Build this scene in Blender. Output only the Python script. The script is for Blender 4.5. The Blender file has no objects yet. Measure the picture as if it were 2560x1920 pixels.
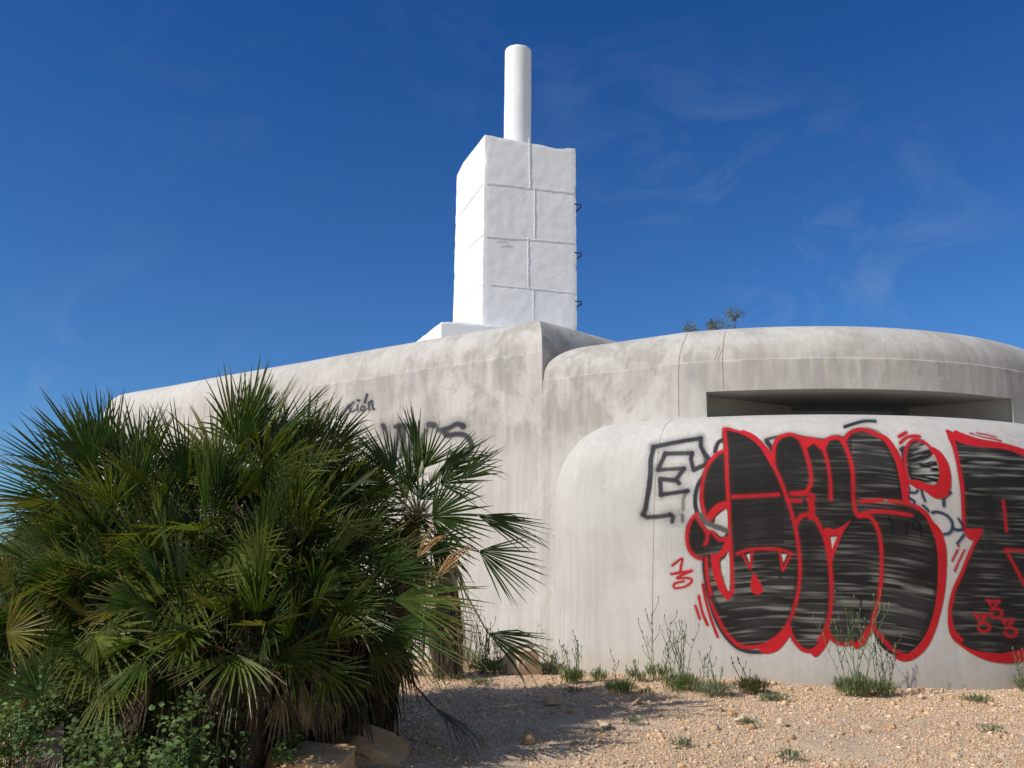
import bpy, bmesh, math, random
import numpy as np
from mathutils import Vector, Matrix
from mathutils.bvhtree import BVHTree

sc = bpy.context.scene
col = sc.collection
R = math.radians
rnd = random.Random(11)

# ------------------------------------------------------------------ camera
PITCH, ROLL, CH, FPX = R(11.3), R(0.5), 1.2, 2200.0
cam_d = bpy.data.cameras.new("camera")
cam = bpy.data.objects.new("camera", cam_d)
col.objects.link(cam)
cam_d.sensor_width = 36.0
cam_d.lens = 36.0 * FPX / 2560.0
cam_d.clip_end = 5000
cam.matrix_world = (Matrix.Translation((0, 0, CH)) @ Matrix.Rotation(math.pi / 2 + PITCH, 4, 'X')
                    @ Matrix.Rotation(ROLL, 4, 'Z'))
sc.camera = cam

# ------------------------------------------------------------------ light
SUN_EL, SUN_TO = R(40.5), R(62)          # elevation; light travels this far clockwise of +Y
world = bpy.data.worlds.new("World")
sc.world = world
world.use_nodes = True
wn, wl = world.node_tree.nodes, world.node_tree.links
wn.clear()
sun_d = bpy.data.lights.new("sun", 'SUN')
sun_d.energy = 4.15
sun_d.angle = R(0.55)
sun_d.color = (1.0, 0.95, 0.875)
sun = bpy.data.objects.new("sun", sun_d)
col.objects.link(sun)
Ldir = Vector((math.sin(SUN_TO) * math.cos(SUN_EL), math.cos(SUN_TO) * math.cos(SUN_EL), -math.sin(SUN_EL)))
sun.rotation_euler = Ldir.to_track_quat('-Z', 'Y').to_euler()
sc.view_settings.view_transform = 'Standard'
sc.view_settings.look = 'None'
sc.view_settings.exposure = 0.0
sc.view_settings.gamma = 1.0


def ray(px, py):
    """direction in the world of a point of the 2560x1920 photograph"""
    u, v = (px - 1280) / FPX, -(py - 960) / FPX
    c, s = math.cos(ROLL), math.sin(ROLL)
    u, v = u * c - v * s, u * s + v * c
    return Vector((u, math.cos(PITCH) - v * math.sin(PITCH), math.sin(PITCH) + v * math.cos(PITCH)))


def at(px, py, Y):
    d = ray(px, py)
    return Vector((0, 0, CH)) + d * (Y / d.y)


def atz(px, py, z):
    d = ray(px, py)
    return Vector((0, 0, CH)) + d * ((z - CH) / d.z)


def build_world():
    sky = wn.new('ShaderNodeTexSky')
    sky.sky_type = 'NISHITA'
    sky.sun_disc = False
    sky.sun_elevation = SUN_EL
    sky.sun_rotation = SUN_TO + math.pi
    sky.altitude = 0
    sky.air_density = 1.0
    sky.dust_density = 0.25
    sky.ozone_density = 3.2
    tc = wn.new('ShaderNodeTexCoord')
    mp = wn.new('ShaderNodeMapping')
    mp.inputs['Rotation'].default_value = (0.25, 0.95, 0.5)
    mp.inputs['Scale'].default_value = (3.0, 5.5, 6.0)
    nz = wn.new('ShaderNodeTexNoise')
    nz.inputs['Scale'].default_value = 1.5
    nz.inputs['Detail'].default_value = 9
    nz.inputs['Roughness'].default_value = 0.62
    nz.inputs['Distortion'].default_value = 1.6
    wl.new(tc.outputs['Generated'], mp.inputs[0])
    wl.new(mp.outputs[0], nz.inputs[0])
    rp = wn.new('ShaderNodeMapRange')
    rp.inputs[1].default_value = 0.50
    rp.inputs[2].default_value = 0.80
    wl.new(nz.outputs[0], rp.inputs[0])
    total = None
    for (x, y, r, a) in ((1850, 420, .16, .40), (2080, 650, .20, .65), (1560, 300, .2, .28), (1250, 120, .2, .2),
                         (330, 900, .16, .42), (600, 200, .3, .13), (2350, 480, .2, .18), (90, 930, .12, .3)):
        d = ray(x, y).normalized()
        dn = wn.new('ShaderNodeVectorMath')
        dn.operation = 'DISTANCE'
        wl.new(tc.outputs['Generated'], dn.inputs[0])
        dn.inputs[1].default_value = d
        mr = wn.new('ShaderNodeMapRange')
        mr.interpolation_type = 'SMOOTHSTEP'
        mr.inputs[1].default_value = 0
        mr.inputs[2].default_value = r
        mr.inputs[3].default_value = a
        mr.inputs[4].default_value = 0
        wl.new(dn.outputs['Value'], mr.inputs[0])
        if total is None:
            total = mr.outputs[0]
        else:
            ad = wn.new('ShaderNodeMath')
            ad.operation = 'ADD'
            wl.new(total, ad.inputs[0])
            wl.new(mr.outputs[0], ad.inputs[1])
            total = ad.outputs[0]
    mu = wn.new('ShaderNodeMath')
    mu.operation = 'MULTIPLY'
    half = wn.new('ShaderNodeMath'); half.operation = 'MULTIPLY'; half.inputs[1].default_value = .27
    wl.new(total, half.inputs[0])
    wl.new(half.outputs[0], mu.inputs[0])
    wl.new(rp.outputs[0], mu.inputs[1])
    tint = wn.new('ShaderNodeMix')
    tint.data_type = 'RGBA'
    tint.blend_type = 'MULTIPLY'
    tint.inputs[0].default_value = 1.0
    spz = wn.new('ShaderNodeSeparateXYZ')
    wl.new(tc.outputs['Generated'], spz.inputs[0])
    ez = wn.new('ShaderNodeMapRange'); ez.inputs[1].default_value = 0.0; ez.inputs[2].default_value = .62
    wl.new(spz.outputs[2], ez.inputs[0])
    tm = wn.new('ShaderNodeMix'); tm.data_type = 'RGBA'
    wl.new(ez.outputs[0], tm.inputs[0])
    tm.inputs[6].default_value = (.50, .84, 1.18, 1)
    tm.inputs[7].default_value = (.15, .56, 1.12, 1)
    # pale warm tint added to the sky behind the camera, whitening the fill light
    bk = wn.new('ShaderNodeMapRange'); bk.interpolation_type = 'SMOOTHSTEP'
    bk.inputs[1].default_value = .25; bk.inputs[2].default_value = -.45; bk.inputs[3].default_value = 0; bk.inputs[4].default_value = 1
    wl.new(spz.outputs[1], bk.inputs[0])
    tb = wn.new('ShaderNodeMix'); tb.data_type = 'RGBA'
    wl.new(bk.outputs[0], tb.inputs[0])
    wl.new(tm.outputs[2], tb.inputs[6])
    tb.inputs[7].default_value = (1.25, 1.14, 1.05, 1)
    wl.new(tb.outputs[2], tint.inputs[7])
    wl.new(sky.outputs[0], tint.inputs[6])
    mix = wn.new('ShaderNodeMix')
    mix.data_type = 'RGBA'
    wl.new(mu.outputs[0], mix.inputs[0])
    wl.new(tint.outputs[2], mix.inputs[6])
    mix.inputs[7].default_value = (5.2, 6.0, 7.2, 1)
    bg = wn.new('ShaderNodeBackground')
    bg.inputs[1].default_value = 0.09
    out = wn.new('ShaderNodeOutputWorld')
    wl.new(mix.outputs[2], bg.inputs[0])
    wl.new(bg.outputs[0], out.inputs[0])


build_world()


# ------------------------------------------------------------------ helpers
def tag(o, label=None, cat=None, group=None, kind=None):
    if label: o['label'] = label
    if cat: o['category'] = cat
    if group: o['group'] = group
    if kind: o['kind'] = kind
    return o


def empty(name, loc=(0, 0, 0)):
    o = bpy.data.objects.new(name, None)
    o.location = loc
    o.empty_display_size = 0.1
    col.objects.link(o)
    return o


def link_mesh(name, me, mat=None, parent=None):
    o = bpy.data.objects.new(name, me)
    col.objects.link(o)
    if mat: me.materials.append(mat)
    if parent is not None:
        o.parent = parent
        # meshes are written in world coordinates: undo every ancestor's offset
        off = Vector((0, 0, 0)); p = parent
        while p is not None:
            off += p.location; p = p.parent
        o.location = -off
    return o


class MB:
    def __init__(s):
        s.v, s.f, s.c = [], [], []
        s.n = 0

    def add(s, vs, fs, c=(1, 1, 1, 1)):
        b = len(s.v)
        s.v.extend([tuple(x) for x in vs])
        s.f.extend([tuple(b + i for i in f) for f in fs])
        if isinstance(c, list):
            s.c.extend(c)
        else:
            s.c.extend([c] * len(vs))

    def tube(s, pts, r0, r1=None, n=5, c=(1, 1, 1, 1), cap=True):
        r1 = r0 if r1 is None else r1
        pts = [Vector(p) for p in pts]
        vs, fs = [], []
        up = Vector((0.13, 0.21, 0.97))
        m = len(pts)
        for i, p in enumerate(pts):
            d = (pts[min(i + 1, m - 1)] - pts[max(i - 1, 0)]).normalized()
            a = d.cross(up)
            if a.length < .05: a = d.cross(Vector((1, 0, 0)))
            a.normalize()
            b = d.cross(a)
            r = r0 + (r1 - r0) * i / (m - 1)
            for k in range(n):
                t = 2 * math.pi * k / n
                vs.append(p + a * (r * math.cos(t)) + b * (r * math.sin(t)))
        for i in range(m - 1):
            for k in range(n):
                k2 = (k + 1) % n
                fs.append((i * n + k, i * n + k2, (i + 1) * n + k2, (i + 1) * n + k))
        if cap:
            fs.append(tuple(range(n - 1, -1, -1)))
            fs.append(tuple((m - 1) * n + k for k in range(n)))
        s.add(vs, fs, c)

    def build(s, name, mat, parent=None, smooth=False, sharp=None):
        me = bpy.data.meshes.new(name)
        me.from_pydata(s.v, [], s.f)
        at_ = me.color_attributes.new("tint", 'FLOAT_COLOR', 'POINT')
        at_.data.foreach_set('color', np.array(s.c, dtype=np.float32).ravel())
        if smooth:
            me.polygons.foreach_set('use_smooth', [True] * len(me.polygons))
            if sharp: me.set_sharp_from_angle(angle=R(sharp))
        me.update()
        return link_mesh(name, me, mat, parent)


# value noise, numpy and scalar
_rs = np.random.RandomState(5)
_T = _rs.rand(256, 256).astype(np.float32)


def vn(x, y):
    x = np.asarray(x, dtype=np.float64); y = np.asarray(y, dtype=np.float64)
    xi = np.floor(x).astype(int); yi = np.floor(y).astype(int)
    fx = x - xi; fy = y - yi
    fx = fx * fx * (3 - 2 * fx); fy = fy * fy * (3 - 2 * fy)
    a = _T[xi & 255, yi & 255]; b = _T[(xi + 1) & 255, yi & 255]
    c = _T[xi & 255, (yi + 1) & 255]; d = _T[(xi + 1) & 255, (yi + 1) & 255]
    return (a * (1 - fx) + b * fx) * (1 - fy) + (c * (1 - fx) + d * fx) * fy


def fbm(x, y, o=4):
    t = 0; a = .5
    for i in range(o):
        t = t + a * vn(x * 2 ** i + 17.3 * i, y * 2 ** i + 9.1 * i); a *= .5
    return t


def spline(pts, n=8, closed=False):
    """Catmull-Rom through the points"""
    p = np.array(pts, float)
    m = len(p)
    out = []
    rng = range(m) if closed else range(m - 1)
    for i in rng:
        if closed:
            a, b, c, d = p[(i - 1) % m], p[i], p[(i + 1) % m], p[(i + 2) % m]
        else:
            a, b, c, d = p[max(i - 1, 0)], p[i], p[i + 1], p[min(i + 2, m - 1)]
        for k in range(n):
            t = k / n
            out.append(.5 * ((2 * b) + (c - a) * t + (2 * a - 5 * b + 4 * c - d) * t * t + (3 * b - a - 3 * c + d) * t ** 3))
    if not closed: out.append(p[-1])
    return np.array(out)


# ------------------------------------------------------------------ materials
def nodes(name):
    m = bpy.data.materials.new(name)
    m.use_nodes = True
    n, l = m.node_tree.nodes, m.node_tree.links
    n.clear()
    out = n.new('ShaderNodeOutputMaterial')
    b = n.new('ShaderNodeBsdfPrincipled')
    l.new(b.outputs[0], out.inputs[0])
    return m, n, l, b, out


def noise(n, l, vec, scale, detail=4, rough=.55, dist=0.0):
    t = n.new('ShaderNodeTexNoise')
    t.inputs['Scale'].default_value = scale
    t.inputs['Detail'].default_value = detail
    t.inputs['Roughness'].default_value = rough
    t.inputs['Distortion'].default_value = dist
    if vec is not None: l.new(vec, t.inputs[0])
    return t.outputs[0]


def mrange(n, l, v, a, b, c=0, d=1, smooth=False):
    t = n.new('ShaderNodeMapRange')
    if smooth: t.interpolation_type = 'SMOOTHSTEP'
    l.new(v, t.inputs[0])
    for i, x in enumerate((a, b, c, d)): t.inputs[i + 1].default_value = x
    return t.outputs[0]


def mth(n, l, op, a, b=None):
    t = n.new('ShaderNodeMath'); t.operation = op
    for i, x in enumerate((a, b)):
        if x is None: continue
        if isinstance(x, (int, float)): t.inputs[i].default_value = x
        else: l.new(x, t.inputs[i])
    return t.outputs[0]


def mixc(n, l, f, a, b, mode='MIX'):
    t = n.new('ShaderNodeMix'); t.data_type = 'RGBA'; t.blend_type = mode
    for i, x in ((0, f), (6, a), (7, b)):
        if isinstance(x, (int, float)): t.inputs[i].default_value = x
        elif isinstance(x, tuple): t.inputs[i].default_value = (*x[:3], 1)
        else: l.new(x, t.inputs[i])
    return t.outputs[2]


def mapping(n, l, vec, sc_, rot=(0, 0, 0)):
    t = n.new('ShaderNodeMapping')
    t.inputs['Scale'].default_value = sc_
    t.inputs['Rotation'].default_value = rot
    l.new(vec, t.inputs[0])
    return t.outputs[0]


def bump(n, l, b, h, strength, dist):
    t = n.new('ShaderNodeBump')
    t.inputs['Strength'].default_value = strength
    t.inputs['Distance'].default_value = dist
    l.new(h, t.inputs['Height'])
    l.new(t.outputs[0], b.inputs['Normal'])


def concrete_bump(n, l, b, pos):
    h1 = noise(n, l, pos, 55, 5, .7)
    h2 = noise(n, l, pos, 5, 4, .6)
    h = mth(n, l, 'ADD', mth(n, l, 'MULTIPLY', h1, .35), mth(n, l, 'MULTIPLY', h2, .55))
    bump(n, l, b, h, .4, .018)


def mat_concrete(name, seam, lo, amount=1.0, drips=1.0, xm=None):
    m, n, l, b, out = nodes(name)
    pos = n.new('ShaderNodeTexCoord').outputs['Object']
    sp = n.new('ShaderNodeSeparateXYZ'); l.new(pos, sp.inputs[0])
    z = sp.outputs[2]
    base = mixc(n, l, mrange(n, l, noise(n, l, pos, 1.1, 6, .6), .3, .7), (.49, .47, .437), (.585, .563, .527))
    # fine vertical drip marks everywhere
    v1 = noise(n, l, mapping(n, l, pos, (9, 9, .55)), 1.6, 5, .6)
    base = mixc(n, l, mrange(n, l, v1, .42, .72, 0, .6 * drips), base, (.405, .385, .355))
    v2 = noise(n, l, mapping(n, l, pos, (14, 14, .9)), 1.3, 4, .55)
    base = mixc(n, l, mrange(n, l, v2, .58, .72, 0, .5 * drips), base, (.63, .605, .565))
    # weathered band around the seam: brown-grey lichen patches broken by streaks
    band_n = noise(n, l, pos, 2.0, 3, .5)
    zz = mth(n, l, 'ADD', z, mth(n, l, 'MULTIPLY', band_n, .9))
    up = mrange(n, l, zz, lo + .15, lo + .75, 0, 1, True)
    p1 = mrange(n, l, noise(n, l, mapping(n, l, pos, (1, 1, .8)), 1.9, 8, .63, .3), .45, .55)
    st = mrange(n, l, noise(n, l, mapping(n, l, pos, (6, 6, .8)), 1.7, 5, .55), .34, .54, .35, 1)
    f = mth(n, l, 'MULTIPLY', mth(n, l, 'MULTIPLY', p1, up), mth(n, l, 'MULTIPLY', st, .68 * amount))
    if xm: f = mth(n, l, 'MULTIPLY', f, mrange(n, l, sp.outputs[0], *xm, True))
    base = mixc(n, l, f, base, (.31, .288, .252))
    # darker grey washes hanging just below the seam
    w = mrange(n, l, z, seam - .42, seam - .02, 0, 1)
    w = mth(n, l, 'MULTIPLY', w, mrange(n, l, z, seam - .01, seam + .02, 1, 0))
    ws = mrange(n, l, noise(n, l, mapping(n, l, pos, (5, 5, .12)), 1.5, 3, .5), .45, .62, 0, .55 * amount)
    base = mixc(n, l, mth(n, l, 'MULTIPLY', w, ws), base, (.30, .295, .29))
    wr = mrange(n, l, noise(n, l, mapping(n, l, pos, (4, 4, .1)), 2.3, 3, .5), .60, .68, 0, .6 * amount)
    base = mixc(n, l, mth(n, l, 'MULTIPLY', w, wr), base, (.60, .52, .42))
    # crust line at the seam
    cr = mth(n, l, 'MULTIPLY', mrange(n, l, z, seam - .035, seam - .005, 0, 1), mrange(n, l, z, seam + .0, seam + .03, 1, 0))
    crn = mrange(n, l, noise(n, l, pos, 5, 6, .7), .48, .62, 0, .5)
    base = mixc(n, l, mth(n, l, 'MULTIPLY', cr, crn), base, (.66, .65, .62))
    pt = mrange(n, l, noise(n, l, pos, .9, 7, .7, .6), .55, .57, 0, .30)
    base = mixc(n, l, pt, base, (.60, .58, .545))
    pt2 = mrange(n, l, noise(n, l, mapping(n, l, pos, (1.3, 1.3, .8)), 1.4, 8, .68, .4), .56, .64, 0, .26)
    base = mixc(n, l, pt2, base, (.41, .385, .345))
    # soil splash at the foot
    ft = mrange(n, l, mth(n, l, 'ADD', z, mth(n, l, 'MULTIPLY', noise(n, l, pos, 3, 4), .35)), .10, .50, .62, 0)
    base = mixc(n, l, ft, base, (.44, .37, .29))
    vo = n.new('ShaderNodeTexVoronoi'); vo.feature = 'DISTANCE_TO_EDGE'; vo.inputs['Scale'].default_value = .9
    wv = n.new('ShaderNodeTexNoise'); wv.inputs['Scale'].default_value = 2.5; wv.inputs['Detail'].default_value = 7; l.new(pos, wv.inputs[0])
    va = n.new('ShaderNodeVectorMath'); va.operation = 'MULTIPLY_ADD'; l.new(wv.outputs['Color'], va.inputs[0]); va.inputs[1].default_value = (.7, .7, .7); l.new(pos, va.inputs[2])
    l.new(va.outputs[0], vo.inputs[0])
    ck = mrange(n, l, vo.outputs['Distance'], .0015, .006, 1, 0)
    ck = mth(n, l, 'MULTIPLY', ck, mrange(n, l, noise(n, l, pos, .8, 3), .52, .62, 0, .5))
    base = mixc(n, l, ck, base, (.25, .23, .20))
    # pin holes and speckle
    sk = mrange(n, l, noise(n, l, pos, 90, 2, .5), .30, .38, .35, 0)
    base = mixc(n, l, sk, base, (.33, .315, .29))
    l.new(base, b.inputs['Base Color'])
    b.inputs['Roughness'].default_value = .92
    b.inputs['Specular IOR Level'].default_value = .2
    concrete_bump(n, l, b, pos)
    return m


def mat_plain(name, c1, c2, scale=6, rough=.9, bmp=.3, bdist=.01, bscale=30, c3=None):
    m, n, l, b, out = nodes(name)
    pos = n.new('ShaderNodeTexCoord').outputs['Object']
    base = mixc(n, l, mrange(n, l, noise(n, l, pos, scale, 6, .6), .35, .65), c1, c2)
    if c3: base = mixc(n, l, mrange(n, l, noise(n, l, pos, scale * 3.3, 5, .6), .55, .66), base, c3)
    l.new(base, b.inputs['Base Color'])
    b.inputs['Roughness'].default_value = rough
    b.inputs['Specular IOR Level'].default_value = .25
    if bmp: bump(n, l, b, noise(n, l, pos, bscale, 6, .65), bmp, bdist)
    return m


def mat_whitewash():
    m, n, l, b, out = nodes("whitewashed_block")
    pos = n.new('ShaderNodeTexCoord').outputs['Object']
    base = mixc(n, l, mrange(n, l, noise(n, l, pos, 1.6, 5), .35, .7), (.80, .815, .84), (.87, .885, .90))
    st = mrange(n, l, noise(n, l, mapping(n, l, pos, (1, 1, .6)), 3.2, 7, .65), .60, .74, 0, .28)
    base = mixc(n, l, st, base, (.66, .64, .59))
    pit = mrange(n, l, noise(n, l, pos, 34, 2, .5), .24, .29, .4, 0)
    base = mixc(n, l, pit, base, (.5, .5, .5))
    l.new(base, b.inputs['Base Color'])
    b.inputs['Roughness'].default_value = .85
    h1 = noise(n, l, pos, 45, 6, .68)
    h2 = mrange(n, l, noise(n, l, pos, 9, 5, .6, 1.2), .45, .52)
    h3 = mrange(n, l, noise(n, l, pos, 34, 2, .5), .24, .30, -1.2, 0)
    h4 = noise(n, l, pos, 2.2, 3)
    h = mth(n, l, 'ADD', mth(n, l, 'ADD', h1, mth(n, l, 'MULTIPLY', h2, .35)), mth(n, l, 'ADD', h3, mth(n, l, 'MULTIPLY', h4, 2.5)))
    bump(n, l, b, h, .27, .007)
    return m


def mat_paint():
    """spray paint: colour and cover come from the mesh attribute, wall texture shows through"""
    m, n, l, b, out = nodes("spray_paint")
    a = n.new('ShaderNodeAttribute'); a.attribute_name = 'tint'
    pos = n.new('ShaderNodeTexCoord').outputs['Object']
    g = noise(n, l, pos, 120, 3, .6)
    k = mrange(n, l, noise(n, l, pos, 4, 5, .6), .3, .7, .86, 1.12)
    base = mixc(n, l, 1.0, a.outputs['Color'], k, 'MULTIPLY')
    l.new(base, b.inputs['Base Color'])
    b.inputs['Roughness'].default_value = .62
    b.inputs['Specular IOR Level'].default_value = .12
    # grainy edges, faint wear
    al = mth(n, l, 'ADD', a.outputs['Alpha'], mth(n, l, 'MULTIPLY', mth(n, l, 'SUBTRACT', g, .5),
             mth(n, l, 'MULTIPLY', mth(n, l, 'SUBTRACT', 1.0, a.outputs['Alpha']), 1.1)))
    al = mrange(n, l, al, .04, .96)
    wear = mrange(n, l, noise(n, l, pos, 60, 4, .7), .27, .36, .35, 1)
    al = mth(n, l, 'MULTIPLY', al, wear)
    tr = n.new('ShaderNodeBsdfTransparent')
    mx = n.new('ShaderNodeMixShader')
    l.new(al, mx.inputs[0]); l.new(tr.outputs[0], mx.inputs[1]); l.new(b.outputs[0], mx.inputs[2])
    l.new(mx.outputs[0], out.inputs[0])
    concrete_bump(n, l, b, pos)
    return m


def mat_leaf(name, trans=.35, rough=.45, spec=.4, var=.35):
    m, n, l, b, out = nodes(name)
    a = n.new('ShaderNodeAttribute'); a.attribute_name = 'tint'
    pos = n.new('ShaderNodeTexCoord').outputs['Object']
    k = mrange(n, l, noise(n, l, pos, 14, 4, .6), .3, .7, 1 - var, 1 + var)
    base = mixc(n, l, 1.0, a.outputs['Color'], k, 'MULTIPLY')
    l.new(base, b.inputs['Base Color'])
    b.inputs['Roughness'].default_value = rough
    b.inputs['Specular IOR Level'].default_value = spec
    t = n.new('ShaderNodeBsdfTranslucent')
    tcol = mixc(n, l, 1.0, base, (1.5, 1.35, .55), 'MULTIPLY')
    l.new(tcol, t.inputs[0])
    mx = n.new('ShaderNodeMixShader'); mx.inputs[0].default_value = trans
    l.new(b.outputs[0], mx.inputs[1]); l.new(t.outputs[0], mx.inputs[2])
    l.new(mx.outputs[0], out.inputs[0])
    return m


def mat_ground():
    m, n, l, b, out = nodes("sandy_ground")
    pos = n.new('ShaderNodeTexCoord').outputs['Object']
    base = mixc(n, l, mrange(n, l, noise(n, l, pos, 1.3, 6, .6), .35, .65), (.58, .43, .29), (.67, .52, .37))
    base = mixc(n, l, mrange(n, l, noise(n, l, pos, 28, 5, .7), .45, .62, 0, .7), base, (.55, .44, .33))
    base = mixc(n, l, mrange(n, l, noise(n, l, pos, 60, 4, .7), .55, .66, 0, .55), base, (.30, .20, .13))
    base = mixc(n, l, mrange(n, l, noise(n, l, pos, .05, 4, .6), .5, .62, 0, .6), base, (.13, .14, .06))
    l.new(base, b.inputs['Base Color'])
    b.inputs['Roughness'].default_value = .95
    b.inputs['Specular IOR Level'].default_value = .1
    h = mth(n, l, 'ADD', noise(n, l, pos, 45, 6, .7), mth(n, l, 'MULTIPLY', noise(n, l, pos, 9, 4, .6), 1.2))
    bump(n, l, b, h, .8, .02)
    return m


def mat_tint(name, rough=.9, scale=30, var=.25, bd=.008):
    m, n, l, b, out = nodes(name)
    a = n.new('ShaderNodeAttribute'); a.attribute_name = 'tint'
    pos = n.new('ShaderNodeTexCoord').outputs['Object']
    k = mrange(n, l, noise(n, l, pos, scale, 5, .6), .3, .7, 1 - var, 1 + var)
    l.new(mixc(n, l, 1.0, a.outputs['Color'], k, 'MULTIPLY'), b.inputs['Base Color'])
    b.inputs['Roughness'].default_value = rough
    b.inputs['Specular IOR Level'].default_value = .2
    bump(n, l, b, noise(n, l, pos, scale * 2, 5, .65), .5, bd)
    return m


M_cap = mat_concrete("upper_concrete", 3.42, 2.5, 1.0, 1.0, (1.5, 2.6, 1, .62))
M_left = mat_concrete("main_concrete", 3.8, 2.65, 1.0, 1.0, (-4.5, -.8, .12, 1))
M_low = mat_concrete("lower_concrete", 9.0, 6.0, 0.0, .75)
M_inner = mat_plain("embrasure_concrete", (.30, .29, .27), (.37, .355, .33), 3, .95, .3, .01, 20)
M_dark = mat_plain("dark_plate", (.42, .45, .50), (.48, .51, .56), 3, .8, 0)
M_joint = mat_plain("joint_filler", (.30, .23, .165), (.40, .33, .26), 25, .95, .2, .004, 60)
M_white = mat_whitewash()
M_iron = mat_plain("rusty_iron", (.045, .038, .035), (.09, .06, .045), 30, .7, .3, .002, 90)
M_paint = mat_paint()
M_palm = mat_leaf("palm_leaf", .3, .42, .3)
M_dead = mat_leaf("dead_palm_leaf", .15, .8, .1)
M_weed = mat_leaf("weed_leaf", .3, .6, .2)
M_ground = mat_ground()
M_gravel = mat_tint("limestone_gravel", .95, 40, .2, .004)
M_tanRock = mat_plain("tan_limestone", (.56, .39, .26), (.66, .49, .35), 5, .95, .7, .02, 14, (.46, .30, .19))
M_rock = mat_plain("ochre_limestone", (.50, .29, .13), (.60, .39, .21), 5, .95, .7, .03, 12, (.40, .25, .14))
M_paleRock = mat_plain("pale_limestone", (.62, .46, .31), (.70, .54, .39), 5, .95, .6, .02, 12, (.50, .33, .2))
M_trunk = mat_tint("palm_fibre", .95, 40, .5, .02)
# ------------------------------------------------------------------ ground
def gz(x, y):
    """height of the ground"""
    x = np.asarray(x, float); y = np.asarray(y, float)
    z = (fbm(x * .45 + 3, y * .45 + 7, 3) - .44) * .13
    z = z + (fbm(x * 3 + 31, y * 3 + 17, 4) - .47) * .035
    # low bank against the drum on the right, slight fall to the left rear
    z = z + .05 * np.exp(-((y - 9.1 + .10 * (x - 3.3) * 0) / .7) ** 2) * np.clip((x - .3) / 1.2, 0, 1) * (y < 12)
    z = z - .08 * np.clip((y - 9.5) / 2, 0, 1)
    far = np.clip((np.hypot(x, y) - 25) / 60, 0, 1)
    return z * (1 - far) - .3 * far


def make_ground():
    def axis(a, b, step, lim, grow):
        mid = np.arange(a, b + 1e-6, step)
        lo, hi = [], []
        s = step; p = a
        while p > -lim:
            s *= grow; p -= s; lo.append(p)
        s = step; p = b
        while p < lim:
            s *= grow; p += s; hi.append(p)
        return np.concatenate([lo[::-1], mid, hi])
    xs = axis(-3.4, 5.6, .03, 900, 1.12)
    ys = axis(4.6, 10.6, .03, 900, 1.12)
    X, Y = np.meshgrid(xs, ys)
    Z = gz(X, Y)
    near = (X > -4) & (X < 6.2) & (Y > 4.3) & (Y < 11)
    Z = Z + np.where(near, (fbm(X * 14, Y * 14, 3) - .44) * .03, 0)
    nx, ny = len(xs), len(ys)
    v = np.stack([X, Y, Z], -1).reshape(-1, 3)
    i = np.arange(nx * ny).reshape(ny, nx)
    f = np.stack([i[:-1, :-1], i[:-1, 1:], i[1:, 1:], i[1:, :-1]], -1).reshape(-1, 4)
    me = np_mesh("ground", v, f)
    me.polygons.foreach_set('use_smooth', [True] * len(me.polygons))
    o = link_mesh("ground", me, M_ground)
    tag(o, "pale sandy ground strewn with gravel in front of the bunker", "ground", kind="structure")


def np_mesh(name, v, f, c=None):
    me = bpy.data.meshes.new(name)
    me.vertices.add(len(v)); me.vertices.foreach_set('co', np.asarray(v, np.float32).ravel())
    k = f.shape[1]
    me.loops.add(f.size); me.loops.foreach_set('vertex_index', f.astype(np.int32).ravel())
    me.polygons.add(len(f))
    me.polygons.foreach_set('loop_start', np.arange(0, f.size, k, dtype=np.int32))
    me.polygons.foreach_set('loop_total', np.full(len(f), k, dtype=np.int32))
    if c is not None:
        a = me.color_attributes.new("tint", 'FLOAT_COLOR', 'POINT')
        a.data.foreach_set('color', np.asarray(c, np.float32).ravel())
    me.update(calc_edges=True)
    me.validate()
    return me


make_ground()


def ico(sub):
    bm = bmesh.new()
    bmesh.ops.create_icosphere(bm, subdivisions=sub, radius=1)
    v = np.array([x.co[:] for x in bm.verts]); f = np.array([[y.index for y in x.verts] for x in bm.faces])
    bm.free()
    return v, f


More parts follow.
